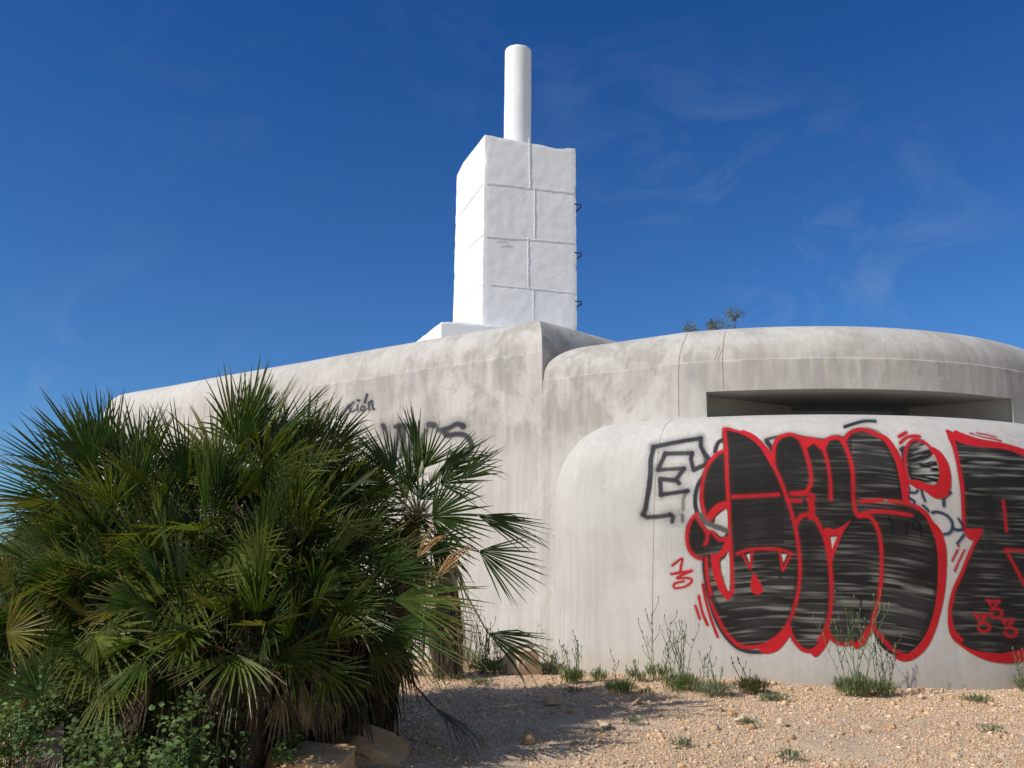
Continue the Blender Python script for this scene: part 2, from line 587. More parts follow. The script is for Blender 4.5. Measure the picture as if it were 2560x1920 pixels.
def make_gravel():
    rs = np.random.RandomState(3)
    v0, f0 = ico(1)
    shapes = []
    for k in range(14):
        n = v0 * (1 + rs.uniform(-.28, .28, (len(v0), 1)))
        # chop with random planes so that stones are angular
        for j in range(4):
            d = rs.normal(size=3); d /= np.linalg.norm(d)
            h = rs.uniform(.45, .8)
            e = n @ d
            n = n - np.outer(np.clip(e - h, 0, None), d)
        shapes.append(n)
    pts = []
    N = 240000
    x = rs.uniform(-3.4, 5.4, N); y = rs.uniform(5.0, 11.6, N)
    keep = np.abs(x) < (y * .62 + .3)
    # keep off the bunker
    keep &= ~((y > 9.25 + np.abs(x - 3.7) ** 2 * .1) & (x > 1.2))
    keep &= ~((x > .45) & (y > 10.1 - .55 * (x - .45)) & (x <= 1.4))
    dens = fbm(x * 1.3 + 5, y * 1.3, 3)
    keep &= rs.rand(N) < np.clip((dens - .15) * 2.6, .18, 1)
    keep &= (x > -2.2) | (rs.rand(N) < .4)
    x, y = x[keep], y[keep]
    n = len(x)
    size = .0036 + rs.gamma(1.3, .0021, n)
    size = np.minimum(size, .045)
    far = y > 8.5
    size = np.where(far, size * 1.1, size)
    big = rs.rand(n) < .003
    size = np.where(big, rs.uniform(.018, .038, n), size)
    z = gz(x, y) + (fbm(x * 14, y * 14, 3) - .44) * .03
    pal = np.array([(.58, .41, .27), (.52, .35, .21), (.62, .47, .34), (.48, .30, .18), (.60, .41, .25), (.46, .37, .28), (.66, .56, .45), (.42, .24, .14)])
    ci = rs.choice(len(pal), n, p=[.22, .2, .16, .12, .14, .07, .05, .04])
    V, F, C = [], [], []
    nv = len(v0)
    sh = rs.randint(0, len(shapes), n)
    ang = rs.uniform(0, 6.28, n)
    tilt = rs.uniform(-.5, .5, n)
    flat = rs.uniform(.5, .95, n)
    el = rs.uniform(.75, 1.4, n)
    S = np.array(shapes)[sh]                      # n,nv,3
    S = S * np.stack([size * el, size, size * flat], -1)[:, None, :]
    ct, st_ = np.cos(tilt), np.sin(tilt)
    y1 = S[..., 1] * ct[:, None] - S[..., 2] * st_[:, None]
    z1 = S[..., 1] * st_[:, None] + S[..., 2] * ct[:, None]
    ca, sa = np.cos(ang), np.sin(ang)
    X = S[..., 0] * ca[:, None] - y1 * sa[:, None] + x[:, None]
    Yv = S[..., 0] * sa[:, None] + y1 * ca[:, None] + y[:, None]
    Zv = z1 + (z + size * flat * .35)[:, None]
    V = np.stack([X, Yv, Zv], -1).reshape(-1, 3)
    F = (f0[None] + (np.arange(n) * nv)[:, None, None]).reshape(-1, 3)
    c = pal[ci] * rs.uniform(.85, 1.2, (n, 1)) * np.array([1.06, 1.06, 1.03])
    C = np.concatenate([np.repeat(c, nv, 0), np.ones((n * nv, 1))], 1)
    me = np_mesh("gravel", V, F, C)
    o = link_mesh("gravel", me, M_gravel)
    tag(o, "loose tan and pinkish limestone gravel covering the ground", "gravel", kind="stuff")


make_gravel()


def make_rock(name, label, pos, size, mat, seed, rz=0, cat="rock", planes=7, tilt=0.0, group=None, cuts=()):
    rs = np.random.RandomState(seed)
    v, f = ico(4)
    n = v.copy()
    for (cx, cy, cz, h) in cuts:
        d = np.array((cx, cy, cz), float); d /= np.linalg.norm(d)
        n = n - np.outer(np.clip(n @ d - h, 0, None), d)
    for j in range(planes):
        d = rs.normal(size=3); d /= np.linalg.norm(d)
        h = rs.uniform(.42, .72)
        e = n @ d
        n = n - np.outer(np.clip(e - h, 0, None), d)
    for s_, a_ in ((2.2, .16), (5, .07), (13, .025), (30, .01)):
        k = fbm(v[:, 0] * s_ + v[:, 2] * 1.7 * s_ + seed, v[:, 1] * s_ - v[:, 2] * s_ + seed * 2, 3) - .45
        n = n * (1 + k[:, None] * a_ * 2)
    n = n * np.array(size)
    c, s = math.cos(rz), math.sin(rz)
    n = np.stack([n[:, 0] * c - n[:, 1] * s, n[:, 0] * s + n[:, 1] * c, n[:, 2] + n[:, 0] * tilt], -1)
    me = np_mesh(name, n, f)
    me.polygons.foreach_set('use_smooth', [True] * len(me.polygons))
    me.set_sharp_from_angle(angle=R(24))
    o = link_mesh(name, me, mat)
    o.location = pos
    tag(o, label, cat, group)
    return o


# ------------------------------------------------------------------ bunker
def offset_path(pts, d):
    """inset a closed counter-clockwise path by d with mitred corners"""
    n = len(pts)
    out = []
    for i in range(n):
        a, b, c = pts[i - 1], pts[i], pts[(i + 1) % n]
        d1 = (b - a).normalized(); d2 = (c - b).normalized()
        n1 = Vector((-d1.y, d1.x)); n2 = Vector((-d2.y, d2.x))
        m = (n1 + n2)
        if m.length < 1e-4: m = n1.copy()
        m.normalize()
        k = max(m.dot(n1), .45)
        out.append(b + m * (d / k))
    return out


def fillet(poly, radii, seg=10):
    """round the corners of a ccw polygon"""
    out = []
    n = len(poly)
    for i in range(n):
        a, b, c = Vector(poly[i - 1]), Vector(poly[i]), Vector(poly[(i + 1) % n])
        r = radii[i]
        if r <= 0:
            out.append(b); continue
        u = (a - b).normalized(); w = (c - b).normalized()
        ang = math.acos(max(-1, min(1, u.dot(w))))
        t = r / math.tan(ang / 2)
        p0 = b + u * t; p1 = b + w * t
        cc = b + (u + w).normalized() * (r / math.sin(ang / 2))
        a0 = math.atan2(p0.y - cc.y, p0.x - cc.x); a1 = math.atan2(p1.y - cc.y, p1.x - cc.x)
        da = (a1 - a0 + math.pi) % (2 * math.pi) - math.pi
        for k in range(seg + 1):
            q = a0 + da * k / seg
            out.append(Vector((cc.x + r * math.cos(q), cc.y + r * math.sin(q))))
    return out


def resample(path, step):
    out = []
    n = len(path)
    for i in range(n):
        a, b = path[i], path[(i + 1) % n]
        L = (b - a).length
        k = max(1, int(math.ceil(L / step)))
        for j in range(k): out.append(a + (b - a) * (j / k))
    return out


def sweep(name, path, prof, mat, parent, skip=None, wob=0.0):
    """prof: list of (inset, z) from foot to roof"""
    n = len(path)
    V, F = [], []
    for (o_, z) in prof:
        for p in offset_path(path, o_):
            zz = z
            if wob and z > 1: zz = z + (float(fbm(p.x * .8, p.y * .8 + z, 3)) - .44) * wob
            V.append((p.x, p.y, zz))
    for r in range(len(prof) - 1):
        for i in range(n):
            j = (i + 1) % n
            if skip and skip(path[i], path[j], prof[r][1], prof[r + 1][1]): continue
            F.append((r * n + i, r * n + j, (r + 1) * n + j, (r + 1) * n + i))
    F.append(tuple((len(prof) - 1) * n + i for i in range(n)))
    me = bpy.data.meshes.new(name)
    me.from_pydata(V, [], F)
    me.polygons.foreach_set('use_smooth', [True] * len(me.polygons))
    me.set_sharp_from_angle(angle=R(28))
    return link_mesh(name, me, mat, parent)


bunker = empty("concrete_bunker", (1.8, 9.9, 0))
tag(bunker, "long grey concrete bunker with rounded roof edges, a viewing slit and red and black graffiti", "bunker")

K = Vector((.38, 10.88))
dl = Vector((-.815, .58)).normalized()
E_ = K + dl * 10.3
side = Vector((math.sin(R(46)), math.cos(R(46))))
left_poly = [K, K + side * 7.5, K + side * 7.5 + dl * 6 + Vector((-1, 2)), E_ + Vector((.6, 6.5)), E_]
left_path = resample(fillet([p[:] for p in left_poly], [0, .5, .5, .5, .46], 12), .16)
left_path = [p for p in left_path if (p - K).length < .01 or (p - K).length > .5]


def roundprof(z0, seam, rx, rz, dome, crease=.012, n=12):
    pr = [(0, z0), (0, 1.0), (0, 2.0), (0, seam - .02), (0, seam), (crease, seam + .008)]
    for k in range(1, n + 1):
        t = k / n * math.pi / 2
        pr.append((crease + rx * (1 - math.cos(t)), seam + .008 + rz * math.sin(t)))
    return pr


left_wall = sweep("main_wall", left_path, roundprof(-.7, 3.8, .44, .54, .05), M_left, bunker, wob=.02)

# upper block of the drum: straight stretch, then an arc
CC = Vector((3.7, 14.05)); RU = 4.56
a0 = math.atan2(9.90 - CC.y, 1.86 - CC.x)
cap_pts = [K + Vector((.0, .005))]
arc = []
na = 90
a1 = math.radians(35)
a0p = a0 + 2 * math.pi if a0 < 0 else a0
for k in range(na + 1):
    a = a0p + (a1 + 2 * math.pi - a0p) * k / na
    arc.append(Vector((CC.x + RU * math.cos(a), CC.y + RU * math.sin(a))))
SL, SR = 2.19, 5.77     # x of the slit's two ends on the arc
for tx in (SL, SR):      # make exact vertices there
    j = min(range(len(arc)), key=lambda q: abs(arc[q].x - tx) + (0 if arc[q].y < CC.y else 99))
    arc[j] = Vector((tx, CC.y - math.sqrt(RU ** 2 - (tx - CC.x) ** 2)))
sd2 = Vector((math.sin(R(40)), math.cos(R(40))))
back = [Vector((6.5, 18.5)), K + sd2 * 5.0]
cap_path = []
st_line = resample([K + Vector((-.03, .03)), arc[0]], .15)
st_line = [p for p in st_line if (p - K).length < (arc[0] - K).length + .001][: int((arc[0] - K).length / .15) + 1]
cap_path = [st_line[0]] + [p for p in st_line if (p - K).length > .62] + arc + [Vector((6.2, 18.6)), K + sd2 * 5.0, K + sd2 * 2.5 + Vector((-.05, 0)), K + sd2 * .6]
ZB, ZT = 2.55, 3.075


def skip_slit(a, b, z0, z1):
    mx, my = (a.x + b.x) / 2, (a.y + b.y) / 2
    return my < CC.y - 2 and SL < mx < SR and z0 > ZB - .01 and z1 < ZT + .01


cprof = [(0, -.7), (0, 1.0), (0, ZB), (0, ZT), (0, 3.40), (0, 3.42), (.012, 3.43)]
for k in range(1, 13):
    t = k / 12 * math.pi / 2
    cprof.append((.012 + .50 * (1 - math.cos(t)), 3.43 + .475 * math.sin(t)))
cap = sweep("upper_wall", cap_path, cprof, M_cap, bunker, skip_slit, wob=.012)

# lower apron
RL = RU + .68
ap_in = Vector((1.86, 9.90)) - CC
ap0 = CC + ap_in.normalized() * RL
ldir = (K - arc[0]).normalized()
lp = [ap0 + ldir * 1.35]
corner_c = Vector((1.47, 10.60))
low_arc = []
for k in range(81):
    a = a0p + (math.radians(340 + 20) - a0p) * k / 80
    low_arc.append(Vector((CC.x + RL * math.cos(a), CC.y + RL * math.sin(a))))
poly = [ap0 + ldir * 1.62, ap0] + low_arc[1:] + [Vector((CC.x + RL - 1.2, CC.y + .6)), Vector((3.5, 12.0)), Vector((1.55, 12.8))]
# left corner rounded generously
rad = [0.95] + [0] * (len(poly) - 1)
low_path = resample(fillet([p[:] for p in poly], rad, 16), .10)
lprof = [(0, -.7), (0, .6), (0, 1.2), (0, 1.5), (0, 1.70), (.004, 1.82)]
for k in range(1, 19):
    t = k / 18 * math.pi / 2
    lprof.append((.004 + .76 * (1 - math.cos(t)), 1.82 + .975 * math.sin(t)))
low = sweep("lower_wall", low_path, lprof, M_low, bunker)


def bvh_of(objs):
    v, f = [], []
    for o in objs:
        b = len(v)
        v += [x.co.copy() for x in o.data.vertices]
        f += [[b + i for i in p.vertices] for p in o.data.polygons]
    return BVHTree.FromPolygons(v, f)


BV = bvh_of([left_wall, cap, low])


# embrasure behind the slit
def embrasure():
    mb = MB()
    L = Vector((SL, CC.y - math.sqrt(RU ** 2 - (SL - CC.x) ** 2)))
    Rr = Vector((SR, CC.y - math.sqrt(RU ** 2 - (SR - CC.x) ** 2)))
    L1 = L + (CC - L).normalized() * .30
    R1 = Rr + (CC - Rr).normalized() * .05
    Li, Ri = Vector((3.42, 10.62)), Vector((4.86, 10.62))
    outer = [p for p in arc if p.y < CC.y - 2 and SL - 1e-4 <= p.x <= SR + 1e-4]
    ZF = 2.782
    # soffit
    chain = [L] + [p for p in outer if SL + .02 < p.x < SR - .02] + [Rr]
    m = len(chain)
    inner = []
    for i, p in enumerate(chain):
        t = i / (m - 1)
        if t < .12: q = L1.lerp(Li, t / .12)
        elif t > .93: q = Ri.lerp(R1, (t - .93) / .07)
        else: q = Li.lerp(Ri, (t - .12) / .81)
        inner.append(q)
    mid = [p.lerp(q, .5) for p, q in zip(chain, inner)]
    for zz, flip in ((ZT, False), (ZF, True)):
        for A, B in ((chain, mid), (mid, inner)):
            vs = [(p.x, p.y, zz) for p in A] + [(p.x, p.y, zz) for p in B]
            fs = [(i, i + 1, m + i + 1, m + i) for i in range(m - 1)]
            mb.add(vs, fs)
    for pts in ([L, L1, Li], [Rr, R1, Ri]):
        for a, b in zip(pts, pts[1:]):
            k = 10
            ps = [a.lerp(b, j / k) for j in range(k + 1)]
            vs = [(p.x, p.y, 2.5) for p in ps] + [(p.x, p.y, ZT) for p in ps]
            mb.add(vs, [(j, j + 1, k + 2 + j, k + 1 + j) for j in range(k)])
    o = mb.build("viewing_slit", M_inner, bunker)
    tag(o, "long horizontal viewing slit with splayed sides")
    mb = MB()
    x0, x1, y0, y1, z0, z1 = Li.x, Ri.x, 10.62, 10.95, 2.5, ZT
    vs = [(x0, y0, z0), (x1, y0, z0), (x1, y1, z0), (x0, y1, z0), (x0, y0, z1), (x1, y0, z1), (x1, y1, z1), (x0, y1, z1)]
    mb.add(vs, [(0, 1, 2, 3), (4, 7, 6, 5), (0, 3, 7, 4), (1, 5, 6, 2), (2, 6, 7, 3)])
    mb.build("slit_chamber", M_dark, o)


embrasure()


def ribbon_on(px_pts, width, name, mat, parent, lift=.004, jit=.0015, seed=1):
    """thin raised strip laid over the wall along the given line"""
    rr = random.Random(seed)
    pts = spline(px_pts, 14)
    hits = []
    for x, y in pts:
        d = ray(x, y).normalized()
        h, nn, i, _ = BV.ray_cast(Vector((0, 0, CH)), d)
        if h is None: continue
        if nn.dot(d) > 0: nn = -nn
        hits.append((h, nn))
    mb = MB(); vs = []
    for i, (h, nn) in enumerate(hits):
        t = (hits[min(i + 1, len(hits) - 1)][0] - hits[max(i - 1, 0)][0]).normalized()
        s = t.cross(nn).normalized()
        w = width * rr.uniform(.6, 1.25)
        j = s * rr.uniform(-jit, jit)
        vs += [h - s * w / 2 + j - nn * .001, h + nn * lift + j, h + s * w / 2 + j - nn * .001]
    fs = []
    for i in range(len(hits) - 1):
        fs += [(3 * i, 3 * i + 1, 3 * i + 4, 3 * i + 3), (3 * i + 1, 3 * i + 2, 3 * i + 5, 3 * i + 4)]
    mb.add(vs, fs)
    return mb.build(name, mat, parent)


ribbon_on([(1718, 836), (1708, 858), (1700, 885), (1697, 912), (1696, 960), (1697, 1040)], .014, "joint_line", M_joint, cap, seed=2)
ribbon_on([(1814, 828), (1809, 850), (1807, 880), (1806, 905), (1808, 940), (1809, 972)], .014, "joint_line", M_joint, cap, seed=3)
ribbon_on([(1806, 872), (1799, 888), (1795, 904)], .006, "joint_line", M_joint, cap, seed=4)
ribbon_on([(1800, 868), (1791, 888), (1787, 902)], .005, "joint_line", M_joint, cap, seed=5)
ribbon_on([(1682, 1048), (1664, 1064), (1650, 1098), (1644, 1150), (1638, 1210), (1635, 1300), (1632, 1450), (1630, 1600), (1628, 1712)], .009, "joint_line", M_joint, low, seed=6)

def plaster_seam():
    """smeared plaster bridging the junction of the two walls"""
    mb = MB(); rows = []
    o = Vector((0, 0, CH))
    ys = list(range(966, 1700, 8))
    m = 13
    for q, y in enumerate(ys):
        row = []
        wob = (float(vn(q * .25, 4.4)) - .5) * 14
        for i in range(m):
            x = 1359 + wob + (i - (m - 1) / 2) * 4.2
            d = ray(x, y).normalized()
            h, nn, k, _ = BV.ray_cast(o, d)
            t = abs(i - (m - 1) / 2) / ((m - 1) / 2)
            h = h - d * (.024 * (math.cos(t * math.pi) * .5 + .5) * min(1, q / 6) - .004)
            row.append(h)
        rows.append(row)
    vs = [p for r_ in rows for p in r_]
    fs = [(q * m + i, q * m + i + 1, (q + 1) * m + i + 1, (q + 1) * m + i) for q in range(len(rows) - 1) for i in range(m - 1)]
    mb.add(vs, fs)
    mb.build("plaster_seam", M_cap, bunker, smooth=True)


plaster_seam()

# ------------------------------------------------------------------ white pillar on the roof
def tower():
    t = empty("white_pillar", tuple(at(1330, 826, 14.0)))
    tag(t, "tall whitewashed block pillar topped by a round white column, behind the bunker roof", "pillar")
    A = at(1204, 818, 13.5); zb = A.z
    zt = at(1211, 335, 13.5).z
    fd = Vector((math.cos(R(14)), math.sin(R(14)), 0)); ld = Vector((-math.sin(R(22)), math.cos(R(22)), 0))
    W, D = 1.60, 1.50
    rs = np.random.RandomState(8)
    zlow = zb - .15
    H = zt - zlow
    # top edge heights along the front, right, back and left sides
    def top(u, v):   # u along front 0..1, v depth 0..1
        z = zt
        z -= .055 * np.clip((u - .0) / .5, 0, 1) * (1 - v)
        z -= (.038 * np.exp(-((u - .78) / .13) ** 2) - .01 * (u > .9)) * (1 - v)
        z -= v * .02
        if u < .25: z -= np.clip((v - .75) / .25, 0, 1) * .10 * (1 - u / .25)
        z -= abs(float(vn(u * 23 + 2, v * 23 + 1)) - .5) * .018
        return z
    nu, nz = 44, 90
    mb = MB()
    def P(u, v, w):
        z = zlow + (top(u, v) - zlow) * w
        tap = 1 - .010 * w
        c = (u - .5) * tap + .5; e = (v - .5) * tap + .5
        p = A + fd * (W * c) + ld * (D * e)
        p.z = z
        return p
    # four walls and top
    loop = [(i / nu, 0) for i in range(nu)] + [(1, i / nu) for i in range(nu)] + [(1 - i / nu, 1) for i in range(nu)] + [(0, 1 - i / nu) for i in range(nu)]
    n = len(loop)
    cen = A + fd * W / 2 + ld * D / 2
    vs = []
    for k in range(nz + 1):
        for i, (u, v) in enumerate(loop):
            p = P(u, v, k / nz)
            # ragged arrises and slightly uneven faces
            ed = min(min(i % nu, nu - i % nu) / 1.5, 1)
            out = (p - cen); out.z = 0; out.normalize()
            j = (float(fbm(i * .35 + 3, k * .35, 3)) - .44) * .012
            j -= (1 - ed) * (.008 + .03 * max(0, float(vn(k * .45 + i * 7, 3.3)) - .55))
            p = p + out * j
            if k == nz: p = p - out * .006
            vs.append(p)
    fs = []
    for k in range(nz):
        for i in range(n):
            j = (i + 1) % n
            fs.append((k * n + i, k * n + j, (k + 1) * n + j, (k + 1) * n + i))
    mb.add(vs, fs)
    mb.add([vs[nz * n + i] for i in range(n)] + [cen + Vector((0, 0, zt - .05 - cen.z))], [(i, (i + 1) % n, n) for i in range(n)])
    body = mb.build("pillar_shaft", M_white, t, smooth=True, sharp=30)
    # raised mortar beads between the blocks, front face
    def bead(a, b, w=.012, seed=0):
        rr = random.Random(seed)
        m_ = MB(); k = 34
        vv = []
        for i in range(k + 1):
            q = a.lerp(b, i / k)
            dn = (b - a).normalized(); s = dn.cross(nrm).normalized()
            q = q + s * rr.uniform(-.004, .004)
            ww = w * rr.uniform(.4, 1.3)
            vv += [q - s * ww - nrm * .006, q + nrm * rr.uniform(.001, .004), q + s * ww - nrm * .006]
        ff = []
        for i in range(k): ff += [(3 * i, 3 * i + 1, 3 * i + 4, 3 * i + 3), (3 * i + 1, 3 * i + 2, 3 * i + 5, 3 * i + 4)]
        m_.add(vv, ff)
        m_.build("mortar_line", M_white, body)
    nrm = Vector((fd.y, -fd.x, 0))
    def F(px, py):
        d = ray(px, py); o = Vector((0, 0, CH))
        tt = (A - o).dot(nrm) / d.dot(nrm)
        return o + d * tt + nrm * .004
    sd = 0
    for a, b in (((1214, 457), (1438, 482)), ((1322, 346), (1324, 467)), ((1336, 468), (1336, 592)), ((1214, 591), (1439, 607)),
                 ((1320, 593), (1320, 715)), ((1226, 711), (1440, 733)), ((1333, 722), (1333, 806))):
        sd += 1
        bead(F(*a), F(*b), .0048, sd)
    nrm = Vector((-ld.y, ld.x, 0))
    # left face, fainter
    Bp = A.copy()
    for hz in (.33, .66):
        pass
    def G(px, py):
        d = ray(px, py); o = Vector((0, 0, CH))
        tt = (A - o).dot(nrm) / d.dot(nrm)
        return o + d * tt + nrm * .003
    for a, b in (((1209, 458), (1148, 540)), ((1206, 712), (1138, 765)), ((1207, 588), (1170, 622)), ((1165, 655), (1164, 745))):
        sd += 1
        bead(G(*a), G(*b), .0035, sd)
    # column
    c0 = A + fd * (W * .50) + ld * (D * .5)
    cx = at(1292, 335, c0.y)
    c0 = Vector((cx.x + .012, c0.y, 0))
    r = .238
    ztop = at(1292, 128, c0.y).z
    mb = MB(); n = 56; vs = []
    zs = [zt - .25] + [zt + (ztop - zt) * k / 30 for k in range(0, 30)] + [ztop - .03, ztop - .008, ztop]
    for q, z in enumerate(zs):
        rr_ = r
        if q == len(zs) - 2: rr_ = r - .008
        if q == len(zs) - 1: rr_ = r - .03
        for i in range(n):
            a = 2 * math.pi * i / n
            k = rr_ + (float(fbm(i * .3, z * 3, 3)) - .44) * .008
            vs.append((c0.x + k * math.cos(a), c0.y + k * math.sin(a), z + (float(vn(i * .5, 5)) - .5) * .012 * (q > len(zs) - 3)))
    fs = [(k * n + i, k * n + (i + 1) % n, (k + 1) * n + (i + 1) % n, (k + 1) * n + i) for k in range(len(zs) - 1) for i in range(n)]
    fs.append(tuple((len(zs) - 1) * n + i for i in range(n)))
    mb.add(vs, fs)
    mb.build("round_column", M_white, t, smooth=True, sharp=40)
    # plinth
    PA = at(1104, 803, 13.15)
    pz = PA.z
    pw = 2.05
    mb = MB()
    p0 = PA; p1 = PA + fd * pw; p3 = PA + ld * 2.1 ; p2 = p3 + fd * pw
    nseg = 60
    loop = [p0.lerp(p1, i / nseg) for i in range(nseg)] + [p1.lerp(p2, i / 20) for i in range(20)] + [p2.lerp(p3, i / 20) for i in range(20)] + [p3.lerp(p0, i / 20) for i in range(20)]
    n = len(loop); vs = []
    for zz, io in ((4.0, 0), (pz - .3, 0), (pz - .03, 0), (pz, .012)):
        for i, p in enumerate(loop):
            q = Vector((p.x, p.y, zz))
            if zz > pz - .05:
                q.z += (float(vn(i * .7, 2)) - .5) * .02
                q = q - nrmz(p, loop) * io
            vs.append(q)
    fs = [(k * n + i, k * n + (i + 1) % n, (k + 1) * n + (i + 1) % n, (k + 1) * n + i) for k in range(3) for i in range(n)]
    fs.append(tuple(3 * n + i for i in range(n)))
    mb.add(vs, fs)
    mb.build("plinth", M_white, t)
    # iron rungs on the right-hand side
    B = A + fd * (W + .004)
    for py in (520, 640, 760):
        c = B + ld * .18
        z = at(1447, py, c.y).z
        pts = [c + Vector((0, 0, z - c.z)) - ld * .17 - fd * .05, c + Vector((0, 0, z - c.z)) - ld * .17 + fd * .065,
               c + Vector((0, 0, z - c.z - .03)) - ld * .13 + fd * .09,
               c + Vector((0, 0, z - c.z - .03)) + ld * .13 + fd * .09,
               c + Vector((0, 0, z - c.z)) + ld * .17 + fd * .065, c + Vector((0, 0, z - c.z)) + ld * .17 - fd * .05]
        mb = MB(); mb.tube(pts, .012, n=8)
        mb.build("iron_rung", M_iron, t)
    # scribbled name on the front
    mb = MB()
    nrm = Vector((fd.y, -fd.x, 0))
    def scr(pts):
        q = [F(1242 + x * .5, 601 + y * .5) + nrm * .012 for x, y in pts]
        mb.tube(q, .0018, n=3)
    scr([(2, -2), (6, -2), (6, 14), (2, 16), (0, 12)])
    scr([(10, 4), (10, 12), (14, 13), (17, 5), (17, 13)])
    scr([(20, 14), (20, 6), (24, 5), (25, 13), (26, 6), (30, 5), (31, 14)])
    scr([(34, 6), (34, 14)]); scr([(34, 1), (34, 3)])
    scr([(38, 0), (38, 15), (41, 15)]); scr([(43, 0), (43, 15), (46, 16)])
    scr([(54, 8), (49, 8), (48, 14), (52, 17), (55, 9), (56, 18)])
    mb.build("scratched_name", M_iron, body)


def nrmz(p, loop):
    c = sum(loop, Vector((0, 0, 0))) / len(loop)
    d = p - c; d.z = 0
    return d.normalized()


tower()
# ------------------------------------------------------------------ graffiti: paint films a few mm off the wall
Z1 = lambda p: [(x / 2.074 + 1560, y / 2.074 + 960) for x, y in p]
Z2 = lambda p: [(x / 5.185 + 1700, y / 5.185 + 1040) for x, y in p]
Z3 = lambda p: [(x / 4.148 + 2060, y / 4.148 + 1040) for x, y in p]
Z4 = lambda p: [(x / 4.6075 + 1700, y / 4.6075 + 1300) for x, y in p]
Z5 = lambda p: [(x / 4.148 + 2060, y / 4.148 + 1300) for x, y in p]
Z6 = lambda p: [(x / 5.53 + 1560, y / 5.53 + 1040) for x, y in p]
Z7 = lambda p: [(x / 2.963 + 600, y / 2.963 + 940) for x, y in p]
RED, BLK, DRK, BLU, GRY = (.50, .018, .024), (.021, .019, .018), (.035, .036, .045), (.03, .045, .10), (.12, .115, .105)


